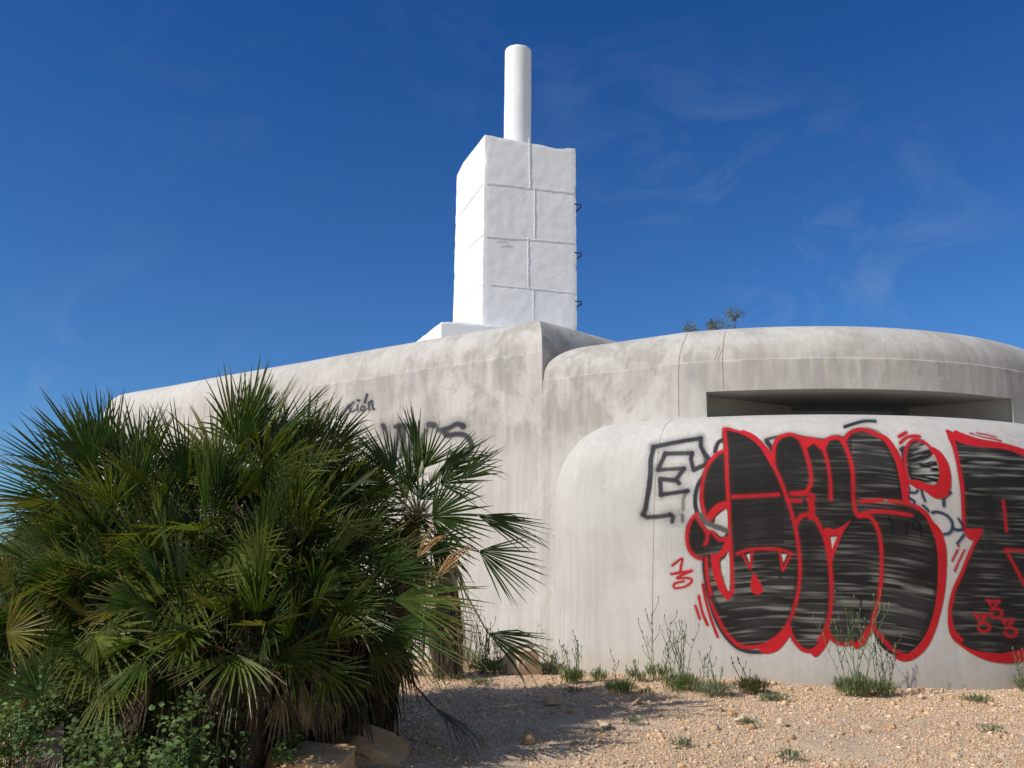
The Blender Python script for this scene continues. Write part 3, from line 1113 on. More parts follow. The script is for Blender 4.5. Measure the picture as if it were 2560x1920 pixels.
class Canvas:
    def __init__(s, x0, y0, x1, y1, step):
        s.x0, s.y0, s.step = x0, y0, step
        s.nx, s.ny = int((x1 - x0) / step) + 1, int((y1 - y0) / step) + 1
        s.X, s.Y = np.meshgrid(x0 + np.arange(s.nx) * step, y0 + np.arange(s.ny) * step)
        s.c = np.zeros((s.ny, s.nx, 3)); s.a = np.zeros((s.ny, s.nx))

    def over(s, sl, c, a):
        A0 = s.a[sl]; out = a + A0 * (1 - a)
        C0 = s.c[sl]
        cc = np.asarray(c, float)
        if cc.ndim == 1: cc = np.broadcast_to(cc, C0.shape)
        with np.errstate(divide='ignore', invalid='ignore'):
            n = (cc * a[..., None] + C0 * (A0 * (1 - a))[..., None]) / np.maximum(out, 1e-6)[..., None]
        s.c[sl] = n; s.a[sl] = out

    def win(s, pts, m):
        p = np.array(pts)
        i0 = max(0, int((p[:, 0].min() - m - s.x0) / s.step)); i1 = min(s.nx, int((p[:, 0].max() + m - s.x0) / s.step) + 2)
        j0 = max(0, int((p[:, 1].min() - m - s.y0) / s.step)); j1 = min(s.ny, int((p[:, 1].max() + m - s.y0) / s.step) + 2)
        return (slice(j0, j1), slice(i0, i1))

    def dist(s, p, w, closed=False):
        d = np.full(s.X.shape, 1e9)
        m = len(p)
        for i in range(m if closed else m - 1):
            a, b = p[i], p[(i + 1) % m]
            sl = s.win([a, b], w)
            X, Y = s.X[sl], s.Y[sl]
            if X.size == 0: continue
            ab = b - a; L = (ab ** 2).sum() + 1e-9
            t = np.clip(((X - a[0]) * ab[0] + (Y - a[1]) * ab[1]) / L, 0, 1)
            q = np.hypot(X - a[0] - t * ab[0], Y - a[1] - t * ab[1])
            d[sl] = np.minimum(d[sl], q)
        return d

    def stroke(s, pts, w=8, c=RED, soft=2.2, a=1.0, curve=True, close=False):
        p = spline(pts, 7, close) if curve else np.array(pts, float)
        sl = s.win(p, w + soft * 3 + 2)
        d = s.dist(p, w + soft * 3, close)[sl]
        X, Y = s.X[sl], s.Y[sl]
        ww = w * (.92 + .22 * vn(X / 25 + 3, Y / 25))
        k = np.clip((ww / 2 - d) / soft + .5, 0, 1); k = k * k * (3 - 2 * k)
        halo = .22 * np.clip(1 - (d - w / 2) / (soft * 3.6), 0, 1) ** 2
        s.over(sl, c, np.maximum(k * (.84 + .2 * vn(X / 38 + 7, Y / 38 + 2)).clip(0, 1), halo) * a)

    def poly(s, pts, c=RED, soft=2.2, a=1.0, curve=True, streak=None):
        p = spline(pts, 6, True) if curve else np.array(pts, float)
        sl = s.win(p, soft * 3)
        X, Y = s.X[sl], s.Y[sl]
        ins = np.zeros(X.shape, bool)
        for i in range(len(p)):
            (xa, ya), (xb, yb) = p[i], p[(i + 1) % len(p)]
            if ya == yb: continue
            cr = ((ya > Y) != (yb > Y)) & (X < (xb - xa) * (Y - ya) / (yb - ya) + xa)
            ins ^= cr
        d = s.dist(p, soft * 3, True)[sl]
        d = np.where(ins, d, -d)
        k = np.clip(d / soft + .5, 0, 1); k = k * k * (3 - 2 * k)
        cc = c
        if streak is not None: cc = streak(X, Y, c)
        s.over(sl, cc, k * a)
        return sl, k

    def erase(s, pts, soft=2.0, curve=True):
        p = spline(pts, 6, True) if curve else np.array(pts, float)
        o_c, o_a = s.c.copy(), s.a.copy()
        s.a[:] = 0; s.c[:] = 0
        s.poly(p, (1, 1, 1), soft, 1, False)
        k = s.a.copy()
        s.c, s.a = o_c, o_a * (1 - k)

    def build(s, name, label, parent, lift=.003, cut=.03):
        o = Vector((0, 0, CH))
        need = s.a > cut
        nd = need.copy()
        nd[1:] |= need[:-1]; nd[:-1] |= need[1:]
        t = nd.copy(); nd[:, 1:] |= t[:, :-1]; nd[:, :-1] |= t[:, 1:]
        idx = -np.ones(s.a.shape, int); V = []; C = []
        for j, i in zip(*np.nonzero(nd)):
            d = ray(s.X[j, i], s.Y[j, i]).normalized()
            h, nn, k, _ = BV.ray_cast(o, d)
            if h is None: continue
            if nn.dot(d) > 0: nn = -nn
            idx[j, i] = len(V)
            V.append(h + nn * lift); C.append((*s.c[j, i], s.a[j, i]))
        q = np.stack([idx[:-1, :-1], idx[1:, :-1], idx[1:, 1:], idx[:-1, 1:]], -1)
        ok = (q >= 0).all(-1)
        A4 = np.maximum(np.maximum(s.a[:-1, :-1], s.a[1:, :-1]), np.maximum(s.a[1:, 1:], s.a[:-1, 1:])) > cut
        F = q[ok & A4]
        V = np.array([v[:] for v in V])
        # drop faces that bridge two different surfaces
        e = np.linalg.norm(V[F[:, 0]] - V[F[:, 2]], axis=1)
        F = F[e < .12]
        me = np_mesh(name, V, F, np.array(C))
        me.polygons.foreach_set('use_smooth', [True] * len(me.polygons))
        ob = link_mesh(name, me, M_paint, parent)
        if label: tag(ob, label)
        return ob


def streaks(kind):
    def f(X, Y, c):
        if kind == 'main':
            sl = np.interp(X, [1740, 1850, 1960, 2060, 2150, 2230, 2330], [-.16, -.12, .02, .02, .02, .10, .18])
            base = 0
            yy = Y - np.interp(X, np.arange(1700, 2400, 20), np.cumsum(np.interp(np.arange(1700, 2400, 20), [1740, 1850, 1960, 2060, 2150, 2230, 2330], [-.16, -.12, .02, .02, .02, .12, .24])) * 20)
            amt = np.interp(Y, [1080, 1200, 1290, 1400, 1460, 1520, 1650], [.18, .3, .22, .42, .85, 1.0, .9])
            amt = amt * np.where((X < 1960) & (Y < 1360), .25, 1)
            amt = np.where((X > 2130) & (X < 2265) & (Y < 1260), .75, amt)
        else:
            yy = Y - .04 * (X - 2450); amt = np.interp(Y, [1090, 1180, 1400, 1660], [.75, .7, .45, .45])
            base = 0
        a = vn(X / 85, yy / 4.6) * .65 + vn(X / 60 + 9, yy / 3.2 + 4) * .35
        b = vn(X / 45 + 40, Y / 60 + 12)
        k = np.clip((a - .52) / .32, 0, 1) * np.clip(amt * (b * 2.2 - .15), 0, 1)
        a2 = vn(X / 90 + 70, yy / 17 + 30)
        k2 = np.clip((a2 - .35) / .4, 0, 1) * .22 * amt
        g = np.array((.33, .32, .28)); mid = np.array((.085, .085, .078))
        cc = np.array(c)[None, None] * (1 - k2[..., None]) + mid * k2[..., None] + (k2 * .3)[..., None] * mid
        k = k * .62
        return cc * (1 - k[..., None]) + g * k[..., None]
    return f


def main_piece():
    s = Canvas(1690, 1050, 2385, 1675, 1.7)
    # older black outline showing behind
    s.stroke(Z6([(1365, 335), (1310, 360), (1275, 430), (1260, 500)]), 9, DRK)
    s.stroke(Z6([(1085, 850), (1020, 960), (985, 1100), (985, 1230), (1010, 1330)]), 9, DRK)
    s.stroke(Z1([(735, 290), (790, 275), (840, 278)]), 7, DRK, 4, .7)
    s.stroke(Z1([(890, 268), (960, 280), (1035, 290), (1100, 272), (1130, 280)]), 7, DRK, 4, .8)
    s.stroke(Z1([(1260, 235), (1310, 248), (1350, 278)]), 8, DRK, 6, .5)
    s.stroke(Z1([(420, 905), (425, 1020), (445, 1130), (490, 1250), (560, 1345), (640, 1385), (720, 1388)]), 9, DRK, 3, .95)
    s.stroke(Z1([(600, 1362), (660, 1385)]), 12, DRK, 7, .4)
    s.stroke(Z1([(740, 300), (755, 320), (768, 340)]), 11, DRK, 4, .9)
    s.stroke(Z1([(1440, 330), (1448, 420), (1462, 500), (1478, 545)]), 6, DRK, 3, .8)
    # black body
    body = Z1([(522, 240), (600, 262), (680, 312), (745, 375), (778, 430), (776, 340), (800, 285), (855, 268), (905, 285), (940, 310),
               (975, 298), (1020, 305), (1050, 300), (1085, 285), (1130, 300), (1155, 270), (1200, 245), (1260, 248), (1330, 290), (1390, 360),
               (1425, 450), (1445, 560), (1455, 620), (1530, 650), (1580, 720), (1615, 820), (1625, 930), (1620, 1060), (1595, 1200),
               (1545, 1310), (1480, 1380), (1430, 1398), (1370, 1380), (1320, 1330), (1290, 1262), (1235, 1310), (1170, 1340), (1100, 1330),
               (1058, 1270), (1020, 1330), (965, 1370), (910, 1358), (875, 1310), (855, 1262), (800, 1320), (730, 1350), (650, 1362),
               (580, 1345), (510, 1260), (460, 1160), (435, 1050), (425, 960), (418, 900), (380, 895), (345, 860), (330, 800), (335, 735),
               (380, 680), (405, 730), (432, 765), (470, 778), (495, 800), (522, 798), (545, 760), (548, 700), (540, 660), (490, 680), (455, 712), (436, 705), (408, 640),
               (402, 560), (415, 470), (460, 395), (522, 350)])
    s.stroke(body, 9, BLK, 3, .985, True, True)
    s.poly(body, BLK, 3, .985, True, streaks('main'))
    # darker rims and the overspray inside letters
    for p in ([(1290, 1255), (1320, 1120), (1338, 960), (1330, 800)], [(900, 950), (890, 1090), (860, 1210)], [(1062, 900), (1068, 1080), (1050, 1220)],
              [(1610, 850), (1622, 1000), (1600, 1160), (1540, 1300)], [(1440, 600), (1415, 440), (1360, 330)], [(820, 870), (810, 1000)],
              [(1180, 600), (1175, 450)]):
        s.stroke(Z1(p), 13, BLK, 8, .75)
    for p in ([(1640, 1090), (1650, 1200)],): pass
    # red fields
    s.poly(Z2([(548, 180), (560, 160), (640, 158), (780, 195), (820, 185), (950, 240), (1040, 310), (1120, 400), (1190, 480), (1215, 560), (1222, 690),
               (1160, 610), (1060, 440), (930, 310), (780, 230), (620, 190)]), RED)
    s.poly(Z1([(905, 270), (985, 285), (1035, 298), (1020, 340), (985, 310), (950, 330), (925, 300)]), RED, 2)
    s.poly(Z1([(925, 290), (960, 300), (940, 345)]), RED, 2)
    s.poly(Z1([(1015, 300), (1060, 282), (1045, 335), (1030, 345)]), RED, 2)
    s.stroke(Z2([(385, 1320), (430, 1250), (510, 1180), (610, 1150)]), 17, RED)
    s.poly(Z4([(355, 400), (400, 395), (450, 372), (500, 300), (525, 215), (560, 200), (585, 300), (565, 340), (520, 400), (462, 448), (458, 500), (480, 640),
               (520, 760), (565, 822), (600, 790), (598, 860), (580, 910), (540, 920), (480, 850), (420, 740), (375, 600)]), RED)
    s.poly(Z4([(915, 1470), (1000, 1450), (1140, 1335), (1235, 1215), (1270, 1215), (1280, 1300), (1220, 1400), (1130, 1500), (1010, 1540), (930, 1520)]), RED)
    s.poly(Z4([(1490, 1495), (1560, 1455), (1640, 1370), (1690, 1300), (1725, 1335), (1690, 1440), (1600, 1555), (1550, 1575), (1510, 1540)]), RED)
    s.poly(Z5([(315, 1290), (390, 1200), (440, 1110), (490, 1080), (500, 1130), (470, 1200), (420, 1290), (350, 1332), (315, 1325)]), RED)
    s.poly(Z5([(1060, -60), (1110, 0), (1200, 90), (1250, 220), (1270, 350), (1268, 550), (1250, 750), (1210, 950), (1150, 1150), (1080, 1300), (990, 1400),
               (900, 1455), (820, 1465), (750, 1440), (735, 1405), (800, 1395), (900, 1368), (1000, 1270), (1080, 1130), (1130, 980), (1165, 780),
               (1180, 550), (1175, 350), (1150, 200), (1105, 90)]), RED)
    s.poly(Z3([(560, 185), (650, 215), (730, 310), (790, 420), (830, 550), (870, 700), (888, 890), (860, 905), (818, 885), (800, 760), (775, 620), (740, 480),
               (680, 350), (610, 250)]), RED)
    s.poly(Z1([(1035, 770), (1045, 745), (1085, 752), (1130, 738), (1175, 708), (1140, 760), (1110, 830), (1085, 900), (1075, 930), (1062, 880), (1045, 810)]), RED)
    s.erase(Z1([(1068, 790), (1108, 786), (1092, 820), (1078, 862)]), 2, False)
    s.stroke(Z1([(1068, 790), (1108, 786)]), 3, BLK, 3, .6, False)
    s.stroke(Z1([(963, 600), (975, 640), (970, 690)]), 15, RED)
    # outline strokes
    o = RED
    for p, w in (([(520, 235), (530, 345), (535, 500), (545, 680), (552, 830), (560, 960), (562, 1080)], 8.5),
                 ([(775, 420), (815, 510), (850, 610), (885, 730), (905, 850), (912, 950), (905, 1060), (880, 1170), (840, 1260), (790, 1315), (725, 1352), (650, 1365), (590, 1350), (530, 1290), (475, 1190), (440, 1090), (425, 985), (420, 905)], 8.5),
                 ([(520, 345), (475, 370), (430, 430), (408, 510), (402, 590), (412, 650), (430, 700)], 8),
                 ([(380, 675), (348, 705), (330, 760), (328, 820), (345, 870), (385, 902), (425, 900)], 8),
                 ([(380, 675), (390, 710), (415, 745), (432, 780), (430, 810), (420, 830)], 8),
                 ([(432, 768), (460, 768), (480, 795), (505, 808), (530, 798)], 8),
                 ([(775, 410), (778, 330), (805, 280), (860, 262), (910, 285), (940, 350), (962, 430), (970, 500), (955, 545), (930, 562), (870, 568)], 9),
                 ([(565, 585), (680, 580), (800, 573)], 9), ([(850, 605), (915, 606)], 9), ([(868, 568), (960, 572), (982, 590), (970, 620), (968, 680)], 9.5),
                 ([(985, 300), (1030, 335), (1055, 410), (1068, 500), (1072, 598)], 8.5),
                 ([(940, 292), (985, 292), (1035, 318)], 10),
                 ([(1035, 320), (1060, 288), (1100, 278), (1135, 300), (1165, 370), (1185, 460), (1188, 570), (1195, 640), (1215, 682), (1265, 685), (1300, 720), (1325, 790), (1335, 900), (1330, 1040), (1312, 1150), (1288, 1240), (1330, 1310), (1390, 1375), (1440, 1400)], 9),
                 ([(1140, 300), (1165, 260), (1210, 238), (1270, 245), (1330, 275)], 10),
                 ([(1225, 608), (1340, 603)], 9), ([(1375, 607), (1430, 612), (1500, 630), (1560, 670), (1600, 730)], 9.5),
                 ([(1215, 680), (1290, 662), (1380, 664), (1490, 682)], 9),
                 ([(895, 722), (915, 690), (950, 676), (985, 690), (1015, 740), (1045, 810), (1065, 920), (1075, 1040), (1070, 1160), (1050, 1260), (1010, 1330)], 9.5),
                 ([(855, 1262), (880, 1325), (930, 1378), (985, 1385)], 9),
                 ([(1055, 1275), (1085, 1328), (1130, 1348), (1190, 1345)], 9),
                 ([(585, 880), (640, 862), (730, 854), (820, 862), (872, 882)], 7),
                 ([(615, 885), (635, 920), (655, 955), (660, 900), (666, 868)], 5), ([(805, 862), (815, 910), (822, 965), (845, 920), (862, 885)], 5),
                 ([(1290, 1262), (1300, 1200)], 8)):
        s.stroke(Z1(p), w, RED, 2.2, .97)
    # eye fangs: bare wall inside, blood drop
    s.erase(Z1([(632, 884), (654, 876), (652, 930)]), 2, False)
    s.erase(Z1([(814, 880), (846, 880), (826, 928)]), 2, False)
    s.poly(Z4([(848, 608), (880, 650), (930, 730), (955, 790), (945, 835), (890, 860), (835, 835), (812, 780), (822, 690)]), RED)
    # bare wall crescents
    s.erase(Z4([(470, 470), (520, 425), (558, 360), (572, 500), (574, 700), (566, 815), (530, 770), (492, 650), (468, 540)]), 2.5)
    s.erase(Z2([(450, 1345), (500, 1270), (560, 1225), (608, 1215), (614, 1400), (600, 1500), (520, 1480)]), 3)
    s.stroke(Z2([(270, 1290), (340, 1370), (430, 1420), (520, 1450), (610, 1490)]), 13, GRY, 5, .85)
    s.stroke(Z1([(418, 905), (428, 1010), (455, 1100), (490, 1160)]), 13, BLK, 4, .95)
    s.stroke(Z1([(425, 905), (432, 1000), (450, 1090)]), 7, RED, 2)
    # faint navy scrawl over the lower right letter
    for p in ([(1370, 690), (1385, 720), (1395, 755)], [(1480, 700), (1462, 740), (1465, 780)], [(1500, 710), (1530, 720), (1535, 750), (1505, 755), (1500, 715)],
              [(1535, 740), (1545, 790)], [(1230, 1110), (1225, 1180), (1250, 1230)]):
        s.stroke(Z1(p), 6, (.008, .008, .012), 4, .8)
    s.build("graffiti_lettering", "black and red bubble letters with vampire fangs and a blood drop", low, .004)


def right_piece():
    s = Canvas(2355, 1060, 2760, 1690, 1.9)
    X = 2560
    fill = Z3([(1350, 250), (1500, 300), (1700, 325), (1900, 345), (2074, 400), (2300, 480), (2560, 640), (2700, 900), (2640, 1200), (2500, 1400),
               (2600, 1700), (2740, 2050), (2760, 2300), (2600, 2400), (2350, 2410), (2250, 2300), (2074, 2400), (1850, 2455), (1650, 2440), (1500, 2390),
               (1380, 2310), (1320, 2180), (1312, 2060), (1340, 1900), (1400, 1750), (1500, 1540), (1580, 1350), (1640, 1180), (1470, 1170),
               (1460, 950), (1440, 700), (1400, 450)])
    s.stroke(fill, 9, BLK, 3, .985, True, True)
    s.poly(fill, BLK, 3, .985, True, streaks('right'))
    s.poly(Z3([(1262, 160), (1300, 150), (1340, 170), (1360, 150), (1420, 175), (1600, 235), (1850, 280), (2074, 345), (2400, 470), (2620, 640), (2570, 670),
               (2300, 500), (2074, 420), (1880, 350), (1600, 320), (1440, 290), (1360, 258), (1375, 320), (1340, 330)]), RED)
    s.poly(Z3([(1440, 1170), (1640, 1172), (1635, 1210), (1590, 1290), (1550, 1290), (1490, 1270), (1470, 1230)]), RED, 2)
    s.poly(Z5([(1290, 1000), (1330, 1030), (1330, 1120), (1370, 1230), (1480, 1320), (1620, 1365), (1850, 1380), (2074, 1330), (2200, 1250), (2320, 1330), (2560, 1340), (2700, 1260),
               (2730, 1330), (2600, 1430), (2300, 1440), (2150, 1440), (2030, 1475), (1900, 1488), (1700, 1460), (1540, 1390), (1420, 1310), (1330, 1230), (1290, 1130)]), RED)
    for p, w in (([(1300, 220), (1350, 330), (1400, 560), (1430, 750), (1440, 950), (1445, 1170)], 9),
                 ([(1620, 1200), (1560, 1310), (1500, 1440), (1420, 1640), (1350, 1790), (1310, 1960), (1305, 2100), (1340, 2230), (1420, 2320)], 9),
                 ([(1855, 880), (1870, 1000), (1890, 1190)], 6.5),
                 ([(1880, 1385), (2074, 1400)], 7), ([(1885, 1395), (1960, 1530), (2040, 1680), (2100, 1800)], 7), ([(2074, 1400), (2250, 1440), (2180, 1620), (2100, 1800)], 8)):
        s.stroke(Z3(p), w, RED, 2.2, .97)
    # the three numerals
    for dx, dy in ((0, 0), (-128, 145), (150, 195)):
        q = lambda pts: [(x + dx, y + dy) for x, y in pts]
        s.poly(Z5(q([(1680, 825), (1745, 838), (1722, 905)])), RED, 2, .95, False)
        s.stroke(Z5(q([(1685, 832), (1740, 842), (1812, 842)])), 6.5, RED, 2, .95, False)
        s.stroke(Z5(q([(1812, 842), (1775, 885), (1738, 925)])), 6.5, RED, 2, .95, False)
        s.stroke(Z5(q([(1738, 925), (1790, 922), (1835, 945), (1838, 985), (1800, 1012), (1750, 1005), (1722, 970)])), 6.5, RED, 2, .95)
    s.build("graffiti_letter", "tall black letter with red outline and three numeral threes at the right edge", low, .004)


def small_marks():
    s = Canvas(1590, 1075, 1790, 1320, 1.7)
    E = lambda p, w=9, a=.9, so=5: s.stroke(Z6(p), w + 1.8, DRK, so, a, False)
    E([(1120, 650), (1060, 310), (1040, 305), (760, 350), (400, 430)], 0.1)
    E([(1180, 610), (1110, 520), (1060, 420), (1062, 310)]); E([(1062, 310), (820, 345), (410, 430)], 8.5, .85)
    E([(410, 430), (370, 600), (365, 820), (345, 1000), (300, 1270), (265, 1360)], 10)
    E([(265, 1360), (320, 1400), (480, 1390), (640, 1365)], 9, .8, 8); E([(640, 1365), (680, 1390), (665, 1460)], 9, .8, 9)
    E([(940, 515), (570, 520)], 9, .8); E([(570, 520), (470, 740)], 9); E([(475, 745), (830, 725)], 8, .8); E([(830, 725), (720, 880), (760, 930)], 9)
    E([(710, 890), (500, 870), (510, 1090)], 9, .88); E([(515, 1085), (880, 1035)], 9, .88); E([(870, 1030), (820, 1140), (815, 1290)], 8, .45, 9)
    E([(940, 515), (925, 600), (960, 745), (1110, 680), (1170, 620)], 9)
    E([(805, 1370), (812, 1450)], 7, .6, 9)
    s.build("graffiti_tag", "grey outlined letter E sprayed left of the bubble letters", low, .003)

    s = Canvas(1665, 1380, 1745, 1480, 1.5)
    for p in ([(250, 940), (300, 905), (295, 945), (292, 975)], [(245, 985), (350, 968)], [(350, 968), (275, 1005), (330, 1005), (352, 1020), (320, 1048), (265, 1058), (262, 1035), (310, 1022)]):
        s.stroke(Z1(p), 5.5, RED, 2.2, .95)
    s.build("graffiti_number", "small red number thirteen low on the wall", low, .003)

    s = Canvas(1725, 1450, 1805, 1605, 1.5)
    for p in ([(370, 1150), (392, 1215)], [(388, 1100), (405, 1180), (432, 1248)], [(408, 1040), (425, 1130), (455, 1230), (485, 1310)]):
        s = Canvas(1725, 1450, 1805, 1605, 1.5)
        s.stroke(Z1(p), 6.5, RED, 2, .95)
        s.build("graffiti_stroke", "red motion stroke beside the bubble letters", low, .003)

    s = Canvas(2095, 1035, 2215, 1075, 1.5)
    s.stroke(Z3([(215, 112), (300, 84), (400, 58), (470, 52), (530, 56)]), 8, DRK, 3, .92)
    s.build("graffiti_stroke", "single short black dash above the bubble letters", low, .003)

    s = Canvas(2235, 1070, 2400, 1265, 1.6)
    t_ = Canvas(2235, 1070, 2275, 1100, 1.4)
    t_.stroke(Z3([(775, 215), (845, 175)]), 8, RED)
    t_.build("graffiti_stroke", "short red tick above the apostrophe shaped blob", low, .007)
    t_ = Canvas(2235, 1080, 2310, 1120, 1.4)
    t_.stroke(Z3([(785, 280), (850, 225), (920, 210), (985, 215)]), 7.5, RED)
    t_.build("graffiti_stroke", "curved red tick above the apostrophe shaped blob", low, .007)
    s.stroke(Z3([(790, 350), (830, 330)]), 8, DRK, 5, .8)
    s.stroke(Z3([(820, 350), (825, 480), (870, 680)]), 4, DRK, 3, .8)
    s.poly(Z3([(880, 300), (930, 262), (1010, 275), (1080, 330), (1140, 420), (1180, 540), (1188, 640), (1150, 710), (1080, 705), (980, 670), (895, 660), (865, 560), (855, 420)]), BLK, 2.5, .98, True,
           lambda X, Y, c: np.array(c)[None, None] + (np.clip((vn(X / 26, (Y - .3 * (2330 - X) * ((Y < 1160) - (Y > 1190) * .6)) / 4.2) - .45) / .35, 0, 1) * np.clip((X - 2265) / 55, .15, 1))[..., None] * np.array((.36, .35, .31)))
    s.poly(Z3([(1110, 330), (1160, 340), (1230, 400), (1290, 510), (1315, 640), (1305, 770), (1260, 840), (1180, 858), (1110, 830), (1040, 775), (960, 750), (885, 700), (885, 665), (980, 672), (1080, 712), (1150, 715), (1190, 650),
               (1185, 530), (1150, 420)]), RED)
    s.stroke(Z3([(868, 690), (845, 560), (835, 420), (860, 310), (920, 250), (1000, 255), (1070, 300), (1130, 380)]), 7, RED)
    s.build("graffiti_lettering", "red and black apostrophe shaped blob", low, .006)

    s = Canvas(2270, 1210, 2425, 1365, 1.6)
    B = lambda p, w=5.5, a=.92: s.stroke(Z3(p), w, BLU, 2.2, a)
    B([(885, 790), (940, 795), (968, 770)]); B([(1010, 770), (1020, 820), (1045, 880)]); B([(1305, 795), (1260, 830), (1240, 860), (1240, 930)], 8)
    B([(1120, 1000), (1180, 995), (1260, 1025), (1320, 1090), (1325, 1170), (1290, 1215), (1240, 1225)], 6.5); B([(1330, 1165), (1380, 1180), (1435, 1175)], 6.5)
    B([(1390, 1065), (1440, 1140)]); B([(1450, 1230), (1380, 1320)], 6.5); B([(880, 850), (930, 880), (935, 900)]); B([(1020, 925), (1060, 960), (1080, 985)], 5)
    s.build("graffiti_tag", "thin navy handwritten tag between the two big letters", low, .005)

    for p in ([(1393, 1342), (1395, 1352)], [(1385, 1385), (1328, 1500)], [(1455, 1390), (1400, 1500), (1355, 1605)]):
        s = Canvas(2370, 1355, 2425, 1435, 1.5)
        s.stroke(Z3(p), 5, RED, 2, .95)
        s.build("graffiti_stroke", "red tick low between the two big letters", low, .003)

    s = Canvas(2415, 1070, 2520, 1110, 1.5)
    s.stroke(Z3([(1510, 180), (1640, 215), (1740, 235), (1830, 260)]), 3.5, RED, 2, .9)
    s.build("graffiti_stroke", "thin red line above the right-hand letter", low, .006)
    s = Canvas(2430, 1070, 2500, 1100, 1.5); s.stroke(Z3([(1580, 178), (1680, 195), (1780, 220)]), 3, RED, 2, .85)
    s.build("graffiti_stroke", "thin red line above the right-hand letter", low, .006)

    # writing on the long left wall, half hidden by the palm
    s = Canvas(625, 975, 945, 1090, 1.3)
    T = lambda p, w=4.8, a=.8: s.stroke(Z7(p), w, (.05, .055, .085), 3.2, a)
    T([(150, 345), (152, 280), (165, 285), (168, 340)], 5, .7)
    T([(195, 320), (225, 300), (222, 280), (200, 285), (192, 320), (210, 345), (228, 335)], 5, .75)
    s.build("graffiti_writing", "black handwritten letters n e on the left wall behind the palm tips", left_wall, .003)
    s = Canvas(835, 975, 945, 1050, 1.3)
    T([(732, 300), (760, 275), (790, 235), (808, 215)]); T([(838, 195), (818, 225), (815, 262), (838, 262), (850, 250)])
    T([(875, 180), (882, 182)], 7); T([(872, 215), (870, 252)]); T([(905, 225), (895, 250), (915, 255), (925, 232), (908, 222)]); T([(942, 138), (925, 195)], 7)
    T([(955, 195), (958, 252)]); T([(958, 205), (978, 185), (985, 240), (995, 245)])
    s.build("graffiti_writing", "small black handwritten words on the left wall above the palm", left_wall, .003)

    s = Canvas(930, 1040, 1195, 1160, 1.6)
    T = lambda p, w=13, a=.72, so=7: s.stroke(Z7(p), w, (.045, .048, .06), so, a)
    T([(1060, 365), (1070, 385)], 13); T([(1072, 380), (1095, 460), (1065, 590)], 9, .6); T([(1180, 370), (1165, 470), (1130, 590)], 12); T([(1150, 375), (1220, 365), (1285, 385)], 11)
    T([(1215, 375), (1210, 480), (1190, 600)], 11); T([(1285, 385), (1270, 480), (1240, 590)], 12, .65)
    T([(1400, 360), (1440, 365)], 15, .7); T([(1380, 400), (1350, 470), (1360, 560), (1420, 570)], 10, .6); T([(1470, 400), (1500, 400)], 12, .6)
    T([(1655, 370), (1610, 355), (1560, 380), (1520, 400), (1530, 440), (1600, 430), (1670, 440), (1710, 490), (1710, 550), (1670, 590), (1610, 590), (1560, 570)], 13, .8)
    T([(1650, 368), (1652, 375)], 15, .8)
    s.build("graffiti_writing", "large smoky black letters on the left wall behind the palm", left_wall, .003)

    s = Canvas(310, 1110, 430, 1165, 1.8)
    s.stroke([(325, 1150), (345, 1138), (395, 1124), (408, 1132), (412, 1152)], 8, RED, 5, .6)
    s.build("graffiti_mark", "faded red paint marks at the far left end of the wall", left_wall, .003)


main_piece()
right_piece()
small_marks()
# ------------------------------------------------------------------ fan palms
GREENS = [(.055, .102, .018), (.042, .082, .016), (.075, .122, .019), (.035, .072, .020), (.112, .150, .022)]
YEL = (.21, .19, .035); TAN = (.36, .27, .15); BRN = (.11, .08, .05); GRYB = (.18, .155, .12)


def jit(c, r, k=.18):
    q = 1 + r.uniform(-k, k)
    return tuple(x * q for x in c)


def blade(mb, H, a, n, L, phi, nseg, colr, tipc, r, droop=.12, cup=.15, dead=False, spread_j=.03, wmul=1.0):
    """one pleated fan leaf blade"""
    a = a.normalized(); n = (n - a * n.dot(a)).normalized(); s = a.cross(n)
    dphi = 2 * phi / nseg
    for i in range(nseg):
        if r.random() < .03: continue
        f = -phi + dphi * (i + .5) + r.uniform(-spread_j, spread_j)
        d = a * math.cos(f) + s * math.sin(f)
        t_ = s * math.cos(f) - a * math.sin(f)
        l = L * (1 - .22 * abs(f / phi) ** 1.5) * r.uniform(.90, 1.06)
        split = .27 + .1 * (1 - abs(f / phi))
        wmax = max(.0065, 1.04 * l * split * math.tan(dphi / 2)) * wmul
        wmax = min(wmax, .0112 * wmul)
        rs_ = [.02, split * .5, split, .58, .82, 1.0]
        ws_ = [.0015, min(wmax, l * split * .5 * math.tan(dphi / 2) * 1.04 * wmul), wmax, wmax * .9, wmax * .55, .0010]
        side_c = r.uniform(-.06, .06)
        dr = droop * r.uniform(.6, 1.5)
        kink = r.uniform(0, 1) < (.5 if dead else .17)
        vs, cs = [], []
        cc = jit(colr, r, .22)
        for k, (q, w) in enumerate(zip(rs_, ws_)):
            p = H + d * (l * q) + t_ * (side_c * l * q * q)
            p = p + n * (cup * l * (q * abs(math.sin(f)) * .6 - .0)) 
            p.z -= dr * l * q ** 2.2
            if kink and q > .7: p.z -= l * (q - .7) * .7
            fold = w * .75
            vs += [p + t_ * w + n * 0, p - n * fold, p - t_ * w]
            tt = max(0, (q - .72) / .28)
            if dead: tt = 0
            tt *= tipc[3]
            c1 = tuple(cc[j] * (1 - tt) + tipc[j] * tt for j in range(3))
            cs += [(*c1, 1)] * 3
        fs = []
        for k in range(len(rs_) - 1):
            b = 3 * k
            fs += [(b, b + 1, b + 4, b + 3), (b + 1, b + 2, b + 5, b + 4)]
        mb.add(vs, fs, cs)


